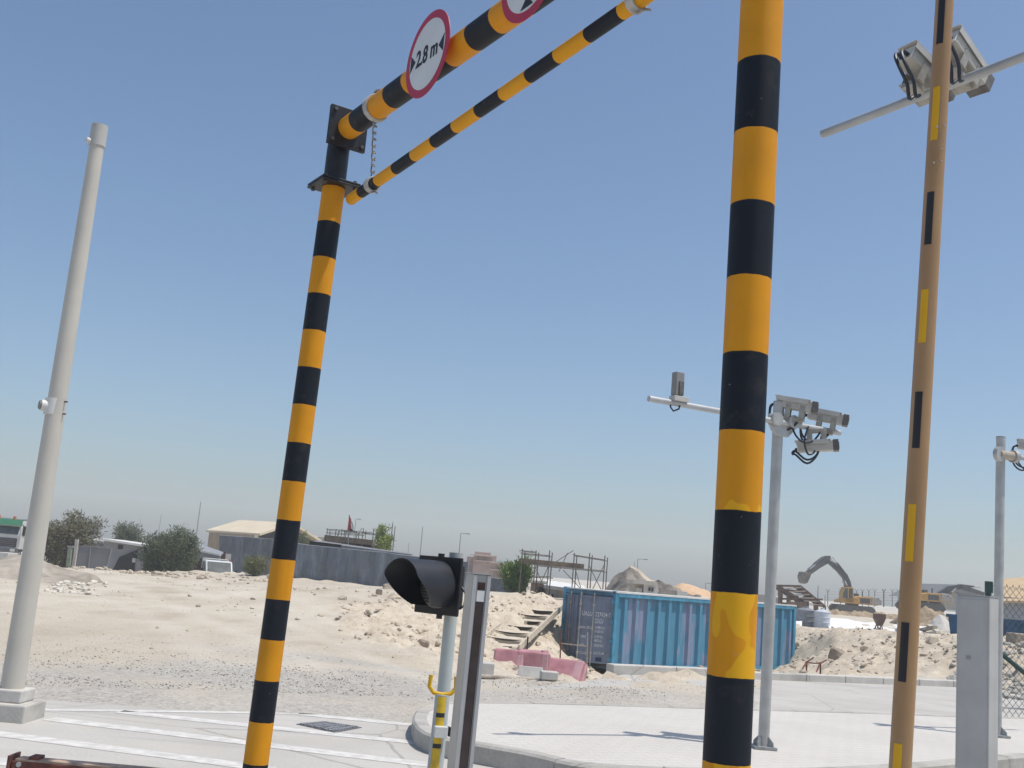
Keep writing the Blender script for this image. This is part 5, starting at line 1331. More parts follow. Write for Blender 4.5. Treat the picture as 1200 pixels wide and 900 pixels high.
hoarding([(328, 634, 58.6), (360, 639, 58), (400, 643, 57), (430, 646, 56.4), (456, 648, 56)], [(328, 680, 58.6), (360, 683, 58), (400, 686, 57), (430, 692, 56.4), (456, 698, 56)], 'long grey hoarding stretching under the lower scaffold', M_hoardl, .16, 2)
hoarding([(447, 648, 56.3), (454, 649, 56.5), (459, 649, 56)], [(443, 697, 56.3), (451, 697, 56.5), (455, 697, 56)], 'dark folded hoarding strip between two lighter hoardings', mk('dark_sheeting', (.07, .085, .11), .6, var=.3, scale=2), .12, 3, posts=False)
hoarding([(456, 649, 55.6), (500, 654, 55), (548, 659, 54.5)], [(453, 698, 55.6), (500, 698, 55), (545, 701, 54.5)], 'light grey hoarding behind the traffic signal', M_hoardl, .2, 4)
hoarding([(572, 677, 62), (598, 680, 61.5), (616, 682, 61)], [(572, 702, 62), (598, 703, 61.5), (616, 705, 61)], 'low grey hoarding between pink villa and green bush', M_hoard, .12, 5)
# dark canopy beam lying over the long hoarding
cp_ = thing('canopy_roof', 'long dark flat canopy roof edge above the long hoarding', 'canopy', W(420, 645, 60))
P = [[W(363, 635.5, 59), W(480, 651, 57)], [W(372, 633, 63), W(484, 649, 61)]]; MB().sheet(P, .14, (0, 0, -1)).build('roof', M_greyp, cp_)
mb = MB(); mb.beam(W(363, 636.5, 58.95), W(400, 641, 58.3), .08, .24); mb.build('dark_edge', M_dark, cp_)
mb = MB(); mb.beam(W(400, 640.6, 58.25), W(482, 651.2, 56.95), .08, .13); mb.build('pale_edge', M_greyc, cp_)
for i, px in enumerate((378, 412, 446, 470)): MB().tube(W(px, 690, 60), W(px, 637 + (px - 363) * .13, 60), .05, n=8).build('post', M_greyp, cp_)
# ------------------------------------------------------------------ scaffolds
M_scaf = mk('scaffold_tube', (.15, .135, .12), .7, .2, var=.4, scale=6); M_plk = mk('scaffold_plank', (.20, .155, .11), .9, var=.35, scale=3)
def scaffold(label, d, cols, rows, decks, base, dep, braces, r=.026):
    t = thing('scaffold', label, 'scaffold', W(cols[0][0], base, d), group='tube scaffolds on the building site')
    for k, dd in enumerate((d, d + dep)):
        for px, yt in cols:
            p = W(px + k * 3, base, dd); q = W(px + k * 3 + (base - yt) * .04, yt + k * 2.5, dd); MB().tube(V((q.x, dd, p.z - .4)), q, r, n=8).build('standard', M_scaf, t)
        for (xa, ya, xb, yb) in rows: MB().tube(W(xa + k * 3, ya + k * 1.5, dd), W(xb + k * 3, yb + k * 1.5, dd), r * .85, n=6).build('ledger', M_scaf, t)
    for (xa, ya, xb, yb, th_) in decks:
        mb = MB(); p, q = W(xa, ya, d + dep / 2), W(xb, yb, d + dep / 2)
        for j in range(4): o_ = V((0, (j - 1.5) * dep / 4.2, 0)); mb.beam(p + o_, q + o_, dep / 4.6, th_)
        mb.build('deck', M_plk, t)
    for (xa, ya, xb, yb, k) in braces: MB().tube(W(xa, ya, d + k), W(xb, yb, d + k), r * .75, n=6).build('brace', M_scaf, t)
    return t
scaffold('tall tube scaffold with a long plank deck beside the green bush', 50, [(610, 643), (626, 645), (642, 645), (671, 648), (689, 648), (707, 651)],
    [(610, 648, 643, 651), (671, 650, 708, 656), (625, 661.5, 708, 669), (622, 675, 645, 676), (610, 645, 626, 646.5)], [(609, 657, 683, 664, .22)], 703, 1.5,
    [(627, 664, 643, 700, 0), (643, 663, 626, 700, 0), (643, 664, 672, 645, 1.5), (660, 668, 690, 700, .7), (690, 662, 709, 700, 0), (708, 662, 690, 700, 0), (655, 670, 665, 648, 1.2), (675, 670, 684, 700, 1.5)])
scaffold('low tube scaffold with brown planks rising above the long hoarding', 66, [(382, 619), (392, 620), (399, 620), (404, 621), (416, 622), (424, 619), (436, 621), (458, 614)],
    [(382, 624, 424, 626), (424, 624, 457, 628), (382, 620, 416, 622), (400, 622, 436, 624)], [(382, 632, 437, 638, .5), (400, 637.5, 440, 641.5, .2)], 668, 1.6,
    [(411, 640, 424, 619, 0), (446, 626, 449, 619, .2), (404, 636, 412, 622, .5), (392, 634, 399, 621, .8)])
# flag on its pole
fl = thing('flag', 'drooping red, white, green and black flag above the low scaffold', 'flag', W(410, 650, 64))
MB().tube(W(407, 655, 64), W(409.5, 603.5, 64), .035, n=8).build('pole', M_greyp, fl)
def flagpart(name, pts, c, dz):
    mb = MB(); P = [W(x, y, 63.9 + dz) for x, y in pts]; mb.prism([(p.x, p.z) for p in P], (0, 63.9 + dz, 0), (1, 0, 0), (0, 0, 1), (0, 1, 0), .05); mb.build(name, c, fl)
flagpart('red_cloth', [(407, 621.5), (409.2, 605), (411.2, 607.5), (412.5, 616), (411.5, 621)], mk('flag_red', (.36, .05, .055), .8), 0)
flagpart('white_cloth', [(411, 612), (412.3, 613.5), (413.8, 620), (411.8, 620.5)], mk('flag_white', (.6, .6, .6), .8), -.03)
flagpart('black_cloth', [(409, 622), (411.5, 619.6), (414.2, 621), (412.5, 622.6)], mk('flag_black', (.02, .02, .02), .8), -.06)
flagpart('green_cloth', [(412, 611.5), (412.8, 612), (414.4, 619), (413.8, 620)], mk('flag_green', (.02, .14, .06), .8), -.015)
# ------------------------------------------------------------------ pink villa
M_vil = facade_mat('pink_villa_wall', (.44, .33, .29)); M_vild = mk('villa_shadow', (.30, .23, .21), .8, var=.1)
vi = thing('villa', 'distant pink villa with stepped flat roofs and parapets', 'villa', W(575, 690, 120))
mb = MB(); front_box(mb, 543, 556, 652, 700, 124, 8); front_box(mb, 551, 578, 650, 700, 120, 9); front_box(mb, 556, 575, 647, 652, 122, 5); front_box(mb, 575, 612, 661, 702, 121, 8); mb.build('wall', M_vil, vi, bevel=.02)
mb = MB()
for x0, x1, y in ((550, 579, 650.5), (574, 606, 660), (574, 606, 668), (556, 580, 657)): front_box(mb, x0, x1, y, y + 1.1, 119.6, 1)
mb.build('cornice', mk('villa_trim', (.52, .42, .375), .8, var=.08), vi)
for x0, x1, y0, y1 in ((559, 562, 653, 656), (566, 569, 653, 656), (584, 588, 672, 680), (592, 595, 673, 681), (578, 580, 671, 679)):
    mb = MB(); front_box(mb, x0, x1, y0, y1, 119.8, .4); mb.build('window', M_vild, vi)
mb = MB()
for x in (583, 591, 599): front_box(mb, x, x + 1.4, 661, 682, 119.9, .6)
mb.build('pilaster', MATS['villa_trim'], vi)
# shed behind the scaffold
s2 = thing('flat_shed', 'low shed with a white sloping roof behind the tall scaffold', 'shed', W(655, 705, 56))
a, b, z0, z1_ = span(640, 700, 685, 712, 56)
mb = MB(); front_box(mb, 640, 652, 688, 716, 56, 3); mb.build('wall', M_greyc, s2)
mb = MB(); front_box(mb, 652.2, 700, 690, 718, 56.2, 3); mb.build('pale_wall', mk('cream_wall', (.50, .47, .42), .85, var=.15), s2)
P = [[W(637, 686, 55.6), W(690, 693, 55.6)], [W(639, 679.5, 62), W(684, 686, 62)]]; MB().sheet(P, .12, (0, 0, -1)).build('roof', M_roofw, s2)
mb = MB(); mb.beam(W(637, 686.8, 55.55), W(690, 693.8, 55.55), .06, .13); mb.build('roof_edge', M_roofg, s2)
mb = MB(); front_box(mb, 646, 648, 696, 702, 55.95, .1); mb.build('window', M_dark, s2)
s3 = thing('brick_hut', 'brown unfinished brick hut under the tall scaffold', 'hut', W(632, 700, 57)); mb = MB(); front_box(mb, 622, 640, 683, 708, 57, 2.5); mb.build('wall', mk('raw_brick', (.28, .20, .15), .9, var=.25, scale=3), s3); mb = MB(); front_box(mb, 628, 636, 688, 707, 56.9, .2); mb.build('opening', M_dark, s3); mb = MB(); front_box(mb, 621, 641, 680.5, 683.2, 56.8, 3); mb.build('roof', M_conc, s3)
# ------------------------------------------------------------------ heaps
def heap(name, label, cat, outline, d, depth, m, seed, rough=.25, fq=.9):
    """heap whose skyline follows the given photo points at distance d"""
    L = [W(x, y, d) for x, y in outline]; n = 80; rows = 18; xs_ = np.linspace(L[0].x, L[-1].x, n); zs = np.interp(xs_, [p.x for p in L], [p.z for p in L]); tt_ = np.linspace(0, 1, n); tp_ = np.minimum(1, np.minimum(tt_, 1 - tt_) / .06)
    gz_ = np.array([z1(x, d) for x in xs_]) - .35
    P = []
    for j in range(rows + 1):
        v_ = j / rows * 2 - 1; prof_ = (1 - abs(v_)) ** .9
        yy = d + v_ * depth
        nz = fbm(xs_ * fq + seed, np.full(n, yy * fq), 4, seed) * rough * min(1, prof_ * 3)
        P.append([V((xs_[i], yy, gz_[i] + max(0, zs[i] - gz_[i]) * prof_ * tp_[i] + nz[i] * tp_[i] - (1 - tp_[i]) * .5)) for i in range(n)])
    mb = MB(); vs = [p for r in P for p in r]; mb.add(vs, [(j * n + i, j * n + i + 1, (j + 1) * n + i + 1, (j + 1) * n + i) for j in range(rows) for i in range(n - 1)])
    return tag(mb.build(name, m, None, smooth=True), label, cat)
M_heapg = mk('grey_earth', (.36, .32, .27), .95, var=.3, scale=1.6, bmp=.5, spec=.1); M_heapr = mk('raw_earth', (.22, .195, .165), .95, var=.5, scale=.9, bmp=.8, spec=.1, col2=(.06, .054, .047)); M_heaps = mk('orange_sand', (.58, .40, .25), .95, var=.12, scale=1.2, bmp=.3, spec=.1); M_heapb = mk('beige_earth', (.46, .39, .30), .95, var=.2, scale=1.4, bmp=.4, spec=.1); M_brn = mk('brown_earth', (.33, .25, .165), .95, var=.4, scale=1.6, bmp=.6, spec=.1)
heap('earth_mound', 'grey brown earth mound below the green and white truck', 'mound', [(-60, 690), (-25, 672), (5, 656), (25, 649), (48, 651), (60, 657), (75, 665), (95, 672), (118, 680)], 36, 4.5, M_heapg, 3, .3)
heap('earth_mound', 'steep grey earth mound with a pale crest behind the blue container', 'mound', [(690, 700), (706, 694), (720, 676), (732, 666), (739, 663), (748, 668), (760, 680), (778, 684), (800, 694), (830, 702)], 84, 5, M_heapr, 5, .45, 1.2)
heap('sand_heap', 'pale beige sand ridge behind the small white cabin', 'sand heap', [(725, 684), (738, 662.5), (748, 668), (760, 678), (770, 680), (785, 686), (800, 694), (815, 703)], 92, 4, M_heapb, 8, .3)
heap('sand_heap', 'smooth orange sand heap beside the near striped post', 'sand heap', [(770, 697), (782, 690), (795, 684), (800, 683.5), (812, 686), (826, 692), (840, 698), (862, 710)], 98, 5, M_heaps, 9, .2)
heap('earth_mound', 'long low brown earth bank before the tracked excavator', 'mound', [(958, 722), (975, 716), (992, 716), (1010, 717), (1030, 720), (1055, 722), (1075, 728)], 112, 4, M_brn, 11, .9)
heap('earth_mound', 'brown rubble mound under the second excavator', 'mound', [(1046, 738), (1060, 724), (1075, 716), (1090, 712), (1104, 716), (1115, 726), (1125, 738)], 90, 4, M_brn, 12, .8)
heap('earth_mound', 'pale cement mound between rubble and the blue skip', 'mound', [(1086, 738), (1093, 728), (1100, 720), (1107, 720), (1113, 730), (1118, 742)], 80, 2, mk('pale_cement', (.52, .50, .46), .9, var=.15, scale=2, bmp=.2), 13, .3)
# cabin and low walls behind the container
cbn = thing('site_cabin', 'small white site cabin with one window behind the blue container', 'cabin', W(757, 700, 72))
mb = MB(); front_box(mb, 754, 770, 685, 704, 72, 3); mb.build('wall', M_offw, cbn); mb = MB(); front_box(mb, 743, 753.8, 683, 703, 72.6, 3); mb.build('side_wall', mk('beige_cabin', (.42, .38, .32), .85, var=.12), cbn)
mb = MB(); front_box(mb, 742, 770.5, 680.5, 685, 71.8, 3.6); mb.build('parapet', mk('cabin_parapet', (.50, .47, .41), .85, var=.1), cbn)
mb = MB(); front_box(mb, 760, 765.5, 688.5, 693, 71.9, .2); w_o = mb.build('window', M_dark, cbn); mb = MB(); front_box(mb, 762.5, 763, 688.5, 693, 71.85, .1); mb.build('mullion', M_offw, w_o)
mb = MB(); front_box(mb, 745.5, 752, 689, 698, 72.4, .3); mb.build('door_panel', M_offw, cbn)
bw = thing('block_wall', 'low unfinished block wall with white end behind the container', 'wall', W(790, 700, 74))
mb = MB(); front_box(mb, 774, 793, 691, 701, 74, 1); mb.build('wall', mk('block_grey', (.33, .30, .26), .9, var=.2), bw); mb = MB(); front_box(mb, 793, 805, 693, 701.5, 73.9, 1.1); mb.build('end_panel', M_offw, bw)
fw = thing('distant_building', 'distant grey flat buildings between the near post and camera pole', 'building', W(895, 706, 150)); mb = MB(); front_box(mb, 885, 905, 697, 712, 150, 8); front_box(mb, 905, 916, 700, 712, 152, 8); front_box(mb, 838, 852, 694, 708, 156, 8); mb.build('wall', facade_mat('far_grey_wall', (.26, .25, .24)), fw)
# ------------------------------------------------------------------ site vehicles
M_ty = mk('tyre_rubber', (.02, .02, .021), .9, var=.3, scale=10); M_wglass = mk('vehicle_glass', (.05, .065, .065), .12, var=.5, scale=2, spec=.6); M_chrome = mk('bumper_grey', (.35, .36, .37), .5, .2)
def wheel(parent, c, r, w, ax='y'):
    d = V((0, 1, 0)) if ax == 'y' else V((1, 0, 0)); c = V(c)
    t = MB().tube(c - d * w / 2, c + d * w / 2, r, n=20).build('wheel', M_ty, parent, smooth=True, local=True)
    MB().tube(c - d * (w / 2 + .01), c + d * (w / 2 + .01), r * .55, n=14).build('rim', M_greyc, t, smooth=True, local=True)
tx = W(-1.5, 655, 80)
tr = thing('tipper_truck', 'white tipper truck with a green visor band, facing us beside the tall pole', 'truck', (tx.x, 80, W(0, 657, 80).z - .05), rz=R(8))
Mw = mk('truck_white', (.58, .58, .56), .45, var=.1, scale=2, streak=.2); Mg = mk('truck_green', (.03, .17, .09), .5, var=.15)
mb = MB(); mb.prism([(-0, .95), (2.0, .95), (2.0, 3.02), (.28, 3.02), (0, 1.95)], (0, 0, 0), (0, 1, 0), (0, 0, 1), (1, 0, 0), 2.44); mb.build('cab', Mw, tr, bevel=.06, local=True)
mb = MB(); mb.prism([(-.14, 2.66), (.1, 3.08), (.6, 3.12), (.4, 2.72)], (0, 0, 0), (0, 1, 0), (0, 0, 1), (1, 0, 0), 2.36); mb.build('sun_visor', Mg, tr, local=True)
mb = MB(); mb.prism([(-.035, 2.02), (.235, 2.78), (.26, 2.78), (.0, 2.02)], (0, 0, 0), (0, 1, 0), (0, 0, 1), (1, 0, 0), 2.12); mb.build('windscreen', M_wglass, tr, local=True)
mb = MB(); mb.box((0, -.02, 1.42), (2.1, .1, .62)); gq = mb.build('grille', M_dark, tr, local=True)
mb = MB(); [mb.box((0, -.075, 1.2 + k * .14), (1.95, .03, .035)) for k in range(4)]; mb.build('grille_bar', M_greyp, gq, local=True)
mb = MB(); mb.box((0, -.12, .82), (2.46, .35, .42)); mb.build('bumper', mk('bumper_dark', (.10, .105, .115), .6), tr, bevel=.05, local=True)
for sx in (-1, 1):
    mb = MB(); mb.box((sx * .92, -.31, .86), (.34, .05, .2)); mb.build('headlight', mk('headlamp', (.5, .5, .48), .2), tr, bevel=.02, local=True)
    mb = MB(); mb.box((sx * 1.24, .8, 2.3), (.04, .8, .7)); mb.build('side_window', M_wglass, tr, local=True)
    mb = MB(); mb.box((sx * 1.46, -.05, 2.35), (.2, .12, .62)); mb.beam((sx * 1.22, .1, 2.75), (sx * 1.46, -.05, 2.6), .04, .04); mb.build('mirror', M_black, tr, local=True)
    wheel(tr, (sx * 1.02, .6, .5), .5, .32, 'x'); wheel(tr, (sx * 1.02, 4.6, .5), .5, .5, 'x'); wheel(tr, (sx * 1.02, 6.0, .5), .5, .5, 'x')
    mb = MB(); mb.tube((sx * .55, .35, 3.05), (sx * .55, .35, 3.32), .11, n=12); mb.build('beacon', mk('beacon_orange', (.55, .14, .02), .4), tr, smooth=True, local=True)
mb = MB(); mb.box((0, 5, 2.05), (2.5, 5.2, 1.7)); [mb.box((sx * 1.28, 2.6 + k * .95, 2.05), (.08, .1, 1.7)) for sx in (-1, 1) for k in range(6)]; mb.box((0, 2.35, 2.95), (2.5, .1, .5)); mb.build('dump_body', mk('dump_grey', (.38, .365, .34), .7, var=.25, scale=2), tr, bevel=.02, local=True)
mb = MB(); mb.box((0, 4, .9), (.9, 7.5, .3)); mb.build('chassis', M_dark, tr, local=True)
cbk = MB(); front_box(cbk, -6, 8, 647, 660, 58, 1.2); tag(cbk.build('concrete_block', M_slab, None, bevel=.04), 'white concrete block on the ground before the truck', 'block')
# pickup
pkx = W(253, 672, 65)
pk = thing('pickup_truck', 'pale white pickup truck parked behind the sand ridge', 'pickup', (pkx.x, 65, W(252, 656.5, 65).z - 1.8), rz=R(-66))
# local: nose toward +X
mb = MB(); mb.prism([(-2.4, .42), (2.3, .42), (2.35, .8), (2.25, 1.0), (1.15, 1.08), (-.55, 1.08), (-2.4, 1.05)], (0, 0, 0), (1, 0, 0), (0, 0, 1), (0, 1, 0), 1.72); mb.build('body', mk('pickup_white', (.56, .60, .60), .4, var=.08, spec=.5), pk, bevel=.06, local=True)
mb = MB(); mb.prism([(1.15, 1.08), (.55, 1.78), (-.45, 1.80), (-.62, 1.08)], (0, 0, 0), (1, 0, 0), (0, 0, 1), (0, 1, 0), 1.56); mb.build('cab', MATS['pickup_white'], pk, bevel=.07, local=True)
mb = MB(); mb.prism([(1.13, 1.12), (.60, 1.72), (.63, 1.72), (1.17, 1.12)], (.0, 0, 0), (1, 0, 0), (0, 0, 1), (0, 1, 0), 1.36); mb.build('windscreen', M_wglass, pk, local=True)
for sy in (-1, 1):
    mb = MB(); mb.prism([(.92, 1.14), (.48, 1.68), (-.36, 1.70), (-.46, 1.14)], (0, sy * .785, 0), (1, 0, 0), (0, 0, 1), (0, 1, 0), .02); mb.build('side_window', M_wglass, pk, local=True)
    mb = MB(); mb.box((2.3, sy * .62, .82), (.1, .3, .16)); mb.build('headlight', MATS['headlamp'], pk, local=True)
    mb = MB(); mb.box((.85, sy * .98, 1.2), (.1, .16, .2)); mb.build('mirror', M_black, pk, local=True)
    wheel(pk, (1.45, sy * .74, .35), .36, .24); wheel(pk, (-1.45, sy * .74, .35), .36, .24)
mb = MB(); mb.box((2.36, 0, .55), (.14, 1.7, .2)); mb.build('bumper', M_chrome, pk, bevel=.03, local=True)
mb = MB()
for sy in (-1, 1): mb.path([(-.66, sy * .74, 1.06), (-.66, sy * .74, 1.86)], .04, 6)
mb.path([(-.66, -.74, 1.86), (-.66, .74, 1.86)], .04, 6); mb.build('headboard', M_offw, pk, local=True)
snb = thing('site_notice', 'small white and red notice board on a post behind the pickup', 'sign', W(267, 668, 74)); MB().tube(W(263, 672, 74), W(265, 648, 74), .04, n=8).build('post', M_greyc, snb); mb = MB(); front_box(mb, 264, 270, 649, 655.5, 73.9, .05); mb.build('board', M_offw, snb); mb = MB(); front_box(mb, 264, 270, 655.6, 659, 73.88, .05); mb.build('red_band', mk('notice_red', (.42, .13, .11), .7), snb)
# ------------------------------------------------------------------ excavators
M_exy = mk('excavator_yellow', (.50, .27, .05), .55, var=.2, scale=1.5, streak=.25); M_exg = mk('excavator_dark_grey', (.05, .053, .057), .5, var=.3, scale=1.5); M_steel = mk('bucket_steel', (.17, .145, .12), .6, .3, var=.35, scale=3); M_ram = mk('ram_chrome', (.62, .62, .62), .25, .5); M_trk = mk('track_steel', (.085, .075, .065), .8, .2, var=.4, scale=4)
def excavator(loc, rz, label, boom, stick, bucket, ram1, face=-1):
    """local frame: x along the boom plane, z up; face = which way the cab looks"""
    t = thing('excavator', label, 'excavator', loc, rz, 'tracked excavators on the site'); s = face; X, Y, Z = V((1, 0, 0)), V((0, 1, 0)), V((0, 0, 1))
    for sy in (-1, 1):
        mb = MB(); pr = [(-2.3, .42), (-2.05, .1), (-1.8, 0), (1.8, 0), (2.05, .1), (2.3, .42), (2.1, .78), (1.8, .9), (-1.8, .9), (-2.1, .78)]; mb.prism(pr, (0, sy * 1.15, 0), X, Z, Y, .6)
        tk_ = mb.build('track', M_trk, t, bevel=.03, local=True)
        mb = MB()
        for i in range(15): mb.box((-1.95 + i * .28, sy * 1.15, .92), (.10, .62, .05))
        mb.build('track_pad', M_exg, tk_, local=True)
        mb = MB()
        for i in range(6): mb.tube((-1.6 + i * .64, sy * 1.15 - .33, .3), (-1.6 + i * .64, sy * 1.15 + .33, .3), .22, n=12)
        mb.build('roller', M_exg, tk_, local=True)
    mb = MB(); mb.tube((0, 0, .7), (0, 0, 1.15), .75, n=20); mb.build('turntable', M_exg, t, local=True)
    mb = MB(); mb.prism([(s * 1.65, 1.12), (s * 1.65, 1.42), (s * .9, 1.75), (-s * .5, 2.02), (-s * 2.5, 2.0), (-s * 2.85, 1.8), (-s * 2.85, 1.25), (-s * 2.4, 1.12)], (0, 0, 0), X, Z, Y, 2.7); mb.build('house', M_exy, t, bevel=.06, local=True)
    mb = MB(); mb.prism([(-s * 1.75, 1.18), (-s * 1.75, 2.08), (-s * 2.6, 2.06), (-s * 2.98, 1.75), (-s * 2.98, 1.22)], (0, 0, 0), X, Z, Y, 2.82); mb.build('counterweight', mk('counterweight_grey', (.33, .31, .28), .6, var=.3), t, bevel=.08, local=True)
    mb = MB(); mb.box((-s * 1.0, -1.37, 1.55), (1.1, .06, .55)); mb.build('side_grille', M_exg, t, local=True)
    mb = MB(); mb.prism([(s * 1.7, 1.2), (s * 1.72, 2.2), (s * 1.45, 2.92), (s * .35, 2.95), (s * .3, 1.2)], (0, -.85, 0), X, Z, Y, 1.0); cb_ = mb.build('cab', M_exy, t, bevel=.05, local=True)
    mb = MB(); mb.prism([(s * 1.6, 1.75), (s * 1.6, 2.2), (s * 1.38, 2.8), (s * 1.05, 2.82), (s * 1.02, 1.6)], (0, -.85, 0), X, Z, Y, 1.04); mb.prism([(s * .92, 1.7), (s * .92, 2.82), (s * .46, 2.82), (s * .46, 1.75)], (0, -.85, 0), X, Z, Y, 1.04); mb.build('cab_window', M_wglass, cb_, local=True)
    mb = MB(); mb.tube((-s * 1.4, .5, 2.0), (-s * 1.4, .5, 2.55), .07, n=8); mb.build('exhaust', M_exg, t, local=True); MB().box((-s * .4, .3, 2.15), (.7, .8, .35)).build('engine_hood', M_exg, t, local=True)
    mb = MB(); mb.prism(boom, (0, .15, 0), X, Z, Y, .62); mb.build('boom', M_exg, t, bevel=.04, local=True)
    mb = MB(); mb.prism(stick, (0, .15, 0), X, Z, Y, .5); mb.build('stick', mk('stick_grey', (.10, .10, .098), .55, var=.4, scale=1.5), t, bevel=.03, local=True)
    if bucket: mb = MB(); mb.prism(bucket, (0, .15, 0), X, Z, Y, 1.35); mb.build('bucket', M_steel, t, bevel=.05, local=True)
    for (a, b) in ram1:
        for yy in (-.28, .58) if abs(b[1] - a[1]) > 0 else (.15,):
            p, q = V((a[0], yy, a[1])), V((b[0], yy, b[1])); mb = MB(); mb.tube(p, p.lerp(q, .62), .11, n=10); r_ = mb.build('ram', M_exg, t, smooth=True, local=True); mb = MB(); mb.tube(p.lerp(q, .6), q, .065, n=8); mb.build('ram_rod', M_ram, r_, smooth=True, local=True)
    return t
ed_ = 126; m8 = .0125 * ed_ / 126
def e1p(zx, zy): X_ = (zx - 745) * m8; return (X_, (628 - zy) * m8 + X_ * .0856)
el = W(998, 719, ed_)
excavator((el.x, ed_, el.z), R(3), 'yellow excavator with its long grey boom arched up and bucket hanging',
    [e1p(*p) for p in ((688, 450), (690, 390), (678, 350), (650, 300), (600, 245), (520, 175), (480, 165), (488, 140), (510, 128), (560, 165), (620, 205), (690, 270), (725, 340), (738, 400), (738, 450))],
    [e1p(*p) for p in ((530, 100), (480, 100), (440, 125), (300, 250), (330, 285), (430, 215), (500, 175), (530, 130))],
    [e1p(*p) for p in ((255, 245), (300, 250), (345, 262), (330, 300), (310, 345), (285, 357), (258, 345), (243, 290))],
    [(e1p(655, 250), e1p(540, 112)), (e1p(470, 112), e1p(330, 222)), (e1p(720, 440), e1p(665, 330))])
e2 = W(1078, 714, 118); m9 = .0132 * 118 / 115
def e2p(zx, zy): X_ = (zx - 255) * m9; return (X_, (385 - zy) * m9 + X_ * .0856)
excavator((e2.x, 118, e2.z - .2), R(-5), 'second yellow excavator with its dark boom lowered flat, beside the cabinet',
    [e2p(*p) for p in ((330, 330), (345, 290), (400, 235), (470, 190), (540, 178), (580, 180), (560, 215), (520, 215), (470, 240), (420, 300), (410, 350))],
    [e2p(*p) for p in ((545, 175), (600, 182), (760, 240), (750, 262), (600, 225), (545, 205))], None,
    [(e2p(440, 285), e2p(525, 205)), (e2p(560, 178), e2p(730, 200))], face=-1)
# ------------------------------------------------------------------ screening plant, tanks, mixer
M_rs = mk('rusty_frame', (.12, .07, .05), .8, .1, var=.4, scale=3); M_mesh = mk('dusty_deck', (.36, .29, .22), .9, var=.35, scale=3)
sd2 = 92; y7 = lambda zx, zy, d=sd2: W(905 + zx / 8, 640 + zy / 8, d)
sc = thing('screening_plant', 'rusty sloping screening frame under the raised excavator bucket', 'screening plant', y7(230, 620))
for k in (0, 2.2):
    o_ = V((0, k, 0))
    for (a, b) in (((65, 375), (70, 640)), ((150, 440), (140, 640)), ((225, 490), (220, 640)), ((300, 470), (310, 640)), ((400, 500), (400, 640)), ((490, 560), (490, 640))): MB().beam(y7(*a) + o_, y7(*b) + o_, .2, .2).build('leg', M_rs, sc)
    for (a, b) in (((60, 372), (265, 375)), ((80, 385), (330, 545)), ((265, 375), (500, 570)), ((140, 540), (330, 560)), ((140, 500), (470, 500)), ((140, 410), (330, 440))): MB().beam(y7(*a) + o_, y7(*b) + o_, .16, .16).build('rail', M_rs, sc)
P = [[y7(70, 374), y7(262, 378), ], [y7(215, 480), y7(500, 570)]]
mb = MB(); mb.add([y7(75, 378), y7(262, 380), y7(495, 572), y7(330, 548)] + [p + V((0, 2.2, .0)) for p in (y7(75, 378), y7(262, 380), y7(495, 572), y7(330, 548))], [(0, 1, 5, 4), (1, 2, 6, 5), (3, 2, 6, 7), (0, 3, 7, 4)]); mb.build('chute', M_rs, sc)
for k in range(6):
    f = k / 5; p = y7(110 + 230 * f, 400 + 140 * f); q = y7(270 + 200 * f, 388 + 165 * f); MB().beam(p - V((0, .1, 0)), q - V((0, .1, 0)), .1, .09).build('cross_slat', M_mesh, sc)
mb = MB(); mb.beam(y7(140, 550) - V((0, .15, 0)), y7(320, 560) - V((0, .15, 0)), .1, .6); mb.build('hopper_plate', mk('rusty_plate', (.16, .10, .075), .85, var=.4, scale=2), sc)
tkd = 74
def tank(x0, x1, yt, yb, d, label, m):
    a, b, z0, z1_ = span(x0, x1, yt, yb, d); r = (b - a) / 2; c = V(((a + b) / 2, d + r, 0)); t = thing('water_tank', label, 'tank', (c.x, c.y, z0), group='round water tanks beside the container')
    MB().tube((c.x, c.y, z0 - .3), (c.x, c.y, z1_), r, n=32).build('shell', m, t, smooth=True); MB().tube((c.x, c.y, z1_), (c.x, c.y, z1_ + .14), r * .98, r * .35, n=32).build('lid', m, t, smooth=True)
    MB().tube((c.x, c.y, z1_ + .13), (c.x, c.y, z1_ + .26), r * .25, n=16).build('hatch', m, t, smooth=True)
    mb = MB(); [ring(mb, V((c.x, c.y, z0 + (z1_ - z0) * f)), V((0, 0, 1)), r, .03) for f in (.3, .62, .97)]; mb.build('hoop', m, t)
tank(936, 958, 715, 734, 73, 'dark grey round tank just beyond the blue container end', mk('tank_grey', (.20, .215, .24), .6, var=.2))
tank(957, 975, 717, 735, 72, 'pale blue white round tank next to the dark grey tank', mk('tank_white', (.50, .54, .58), .5, var=.12))
M_plastic = mk('white_sheeting', (.76, .75, .73), .7, var=.08, scale=1.5, bmp=.3)
def sheet_on_ground(x0, x1, ya, yb, label, seed, da, db):
    n = 26; P = []
    for j in range(7):
        row = []
        for i in range(n + 1):
            f = i / n; g = j / 6; d = da + (db - da) * g; p = W(x0 + (x1 - x0) * f, 700, d)
            z = CAM_H - ((ya + (yb - ya) * g + .0856 * (x0 + (x1 - x0) * f - x0)) - (672 + .0856 * (x0 + (x1 - x0) * f - 600))) * d / F
            z += .25 * float(fbm(np.array([p.x * .8 + seed]), np.array([d * .35]), 3, seed)[0]) + (-.5 if (j in (0, 6)) else 0)
            row.append(V((p.x, d, z)))
        P.append(row)
    mb = MB(); mb.sheet(P, .05, (0, 0, 1)); return tag(mb.build('ground_sheeting', M_plastic, None, smooth=True), label, 'sheeting')
sheet_on_ground(972, 1052, 737, 723, 'white plastic sheeting spread on the ground before the excavators', 2, 60, 92)
sheet_on_ground(1052, 1086, 738, 730, 'white sheeting end behind the tan boom, beside rubble', 4, 58, 76)
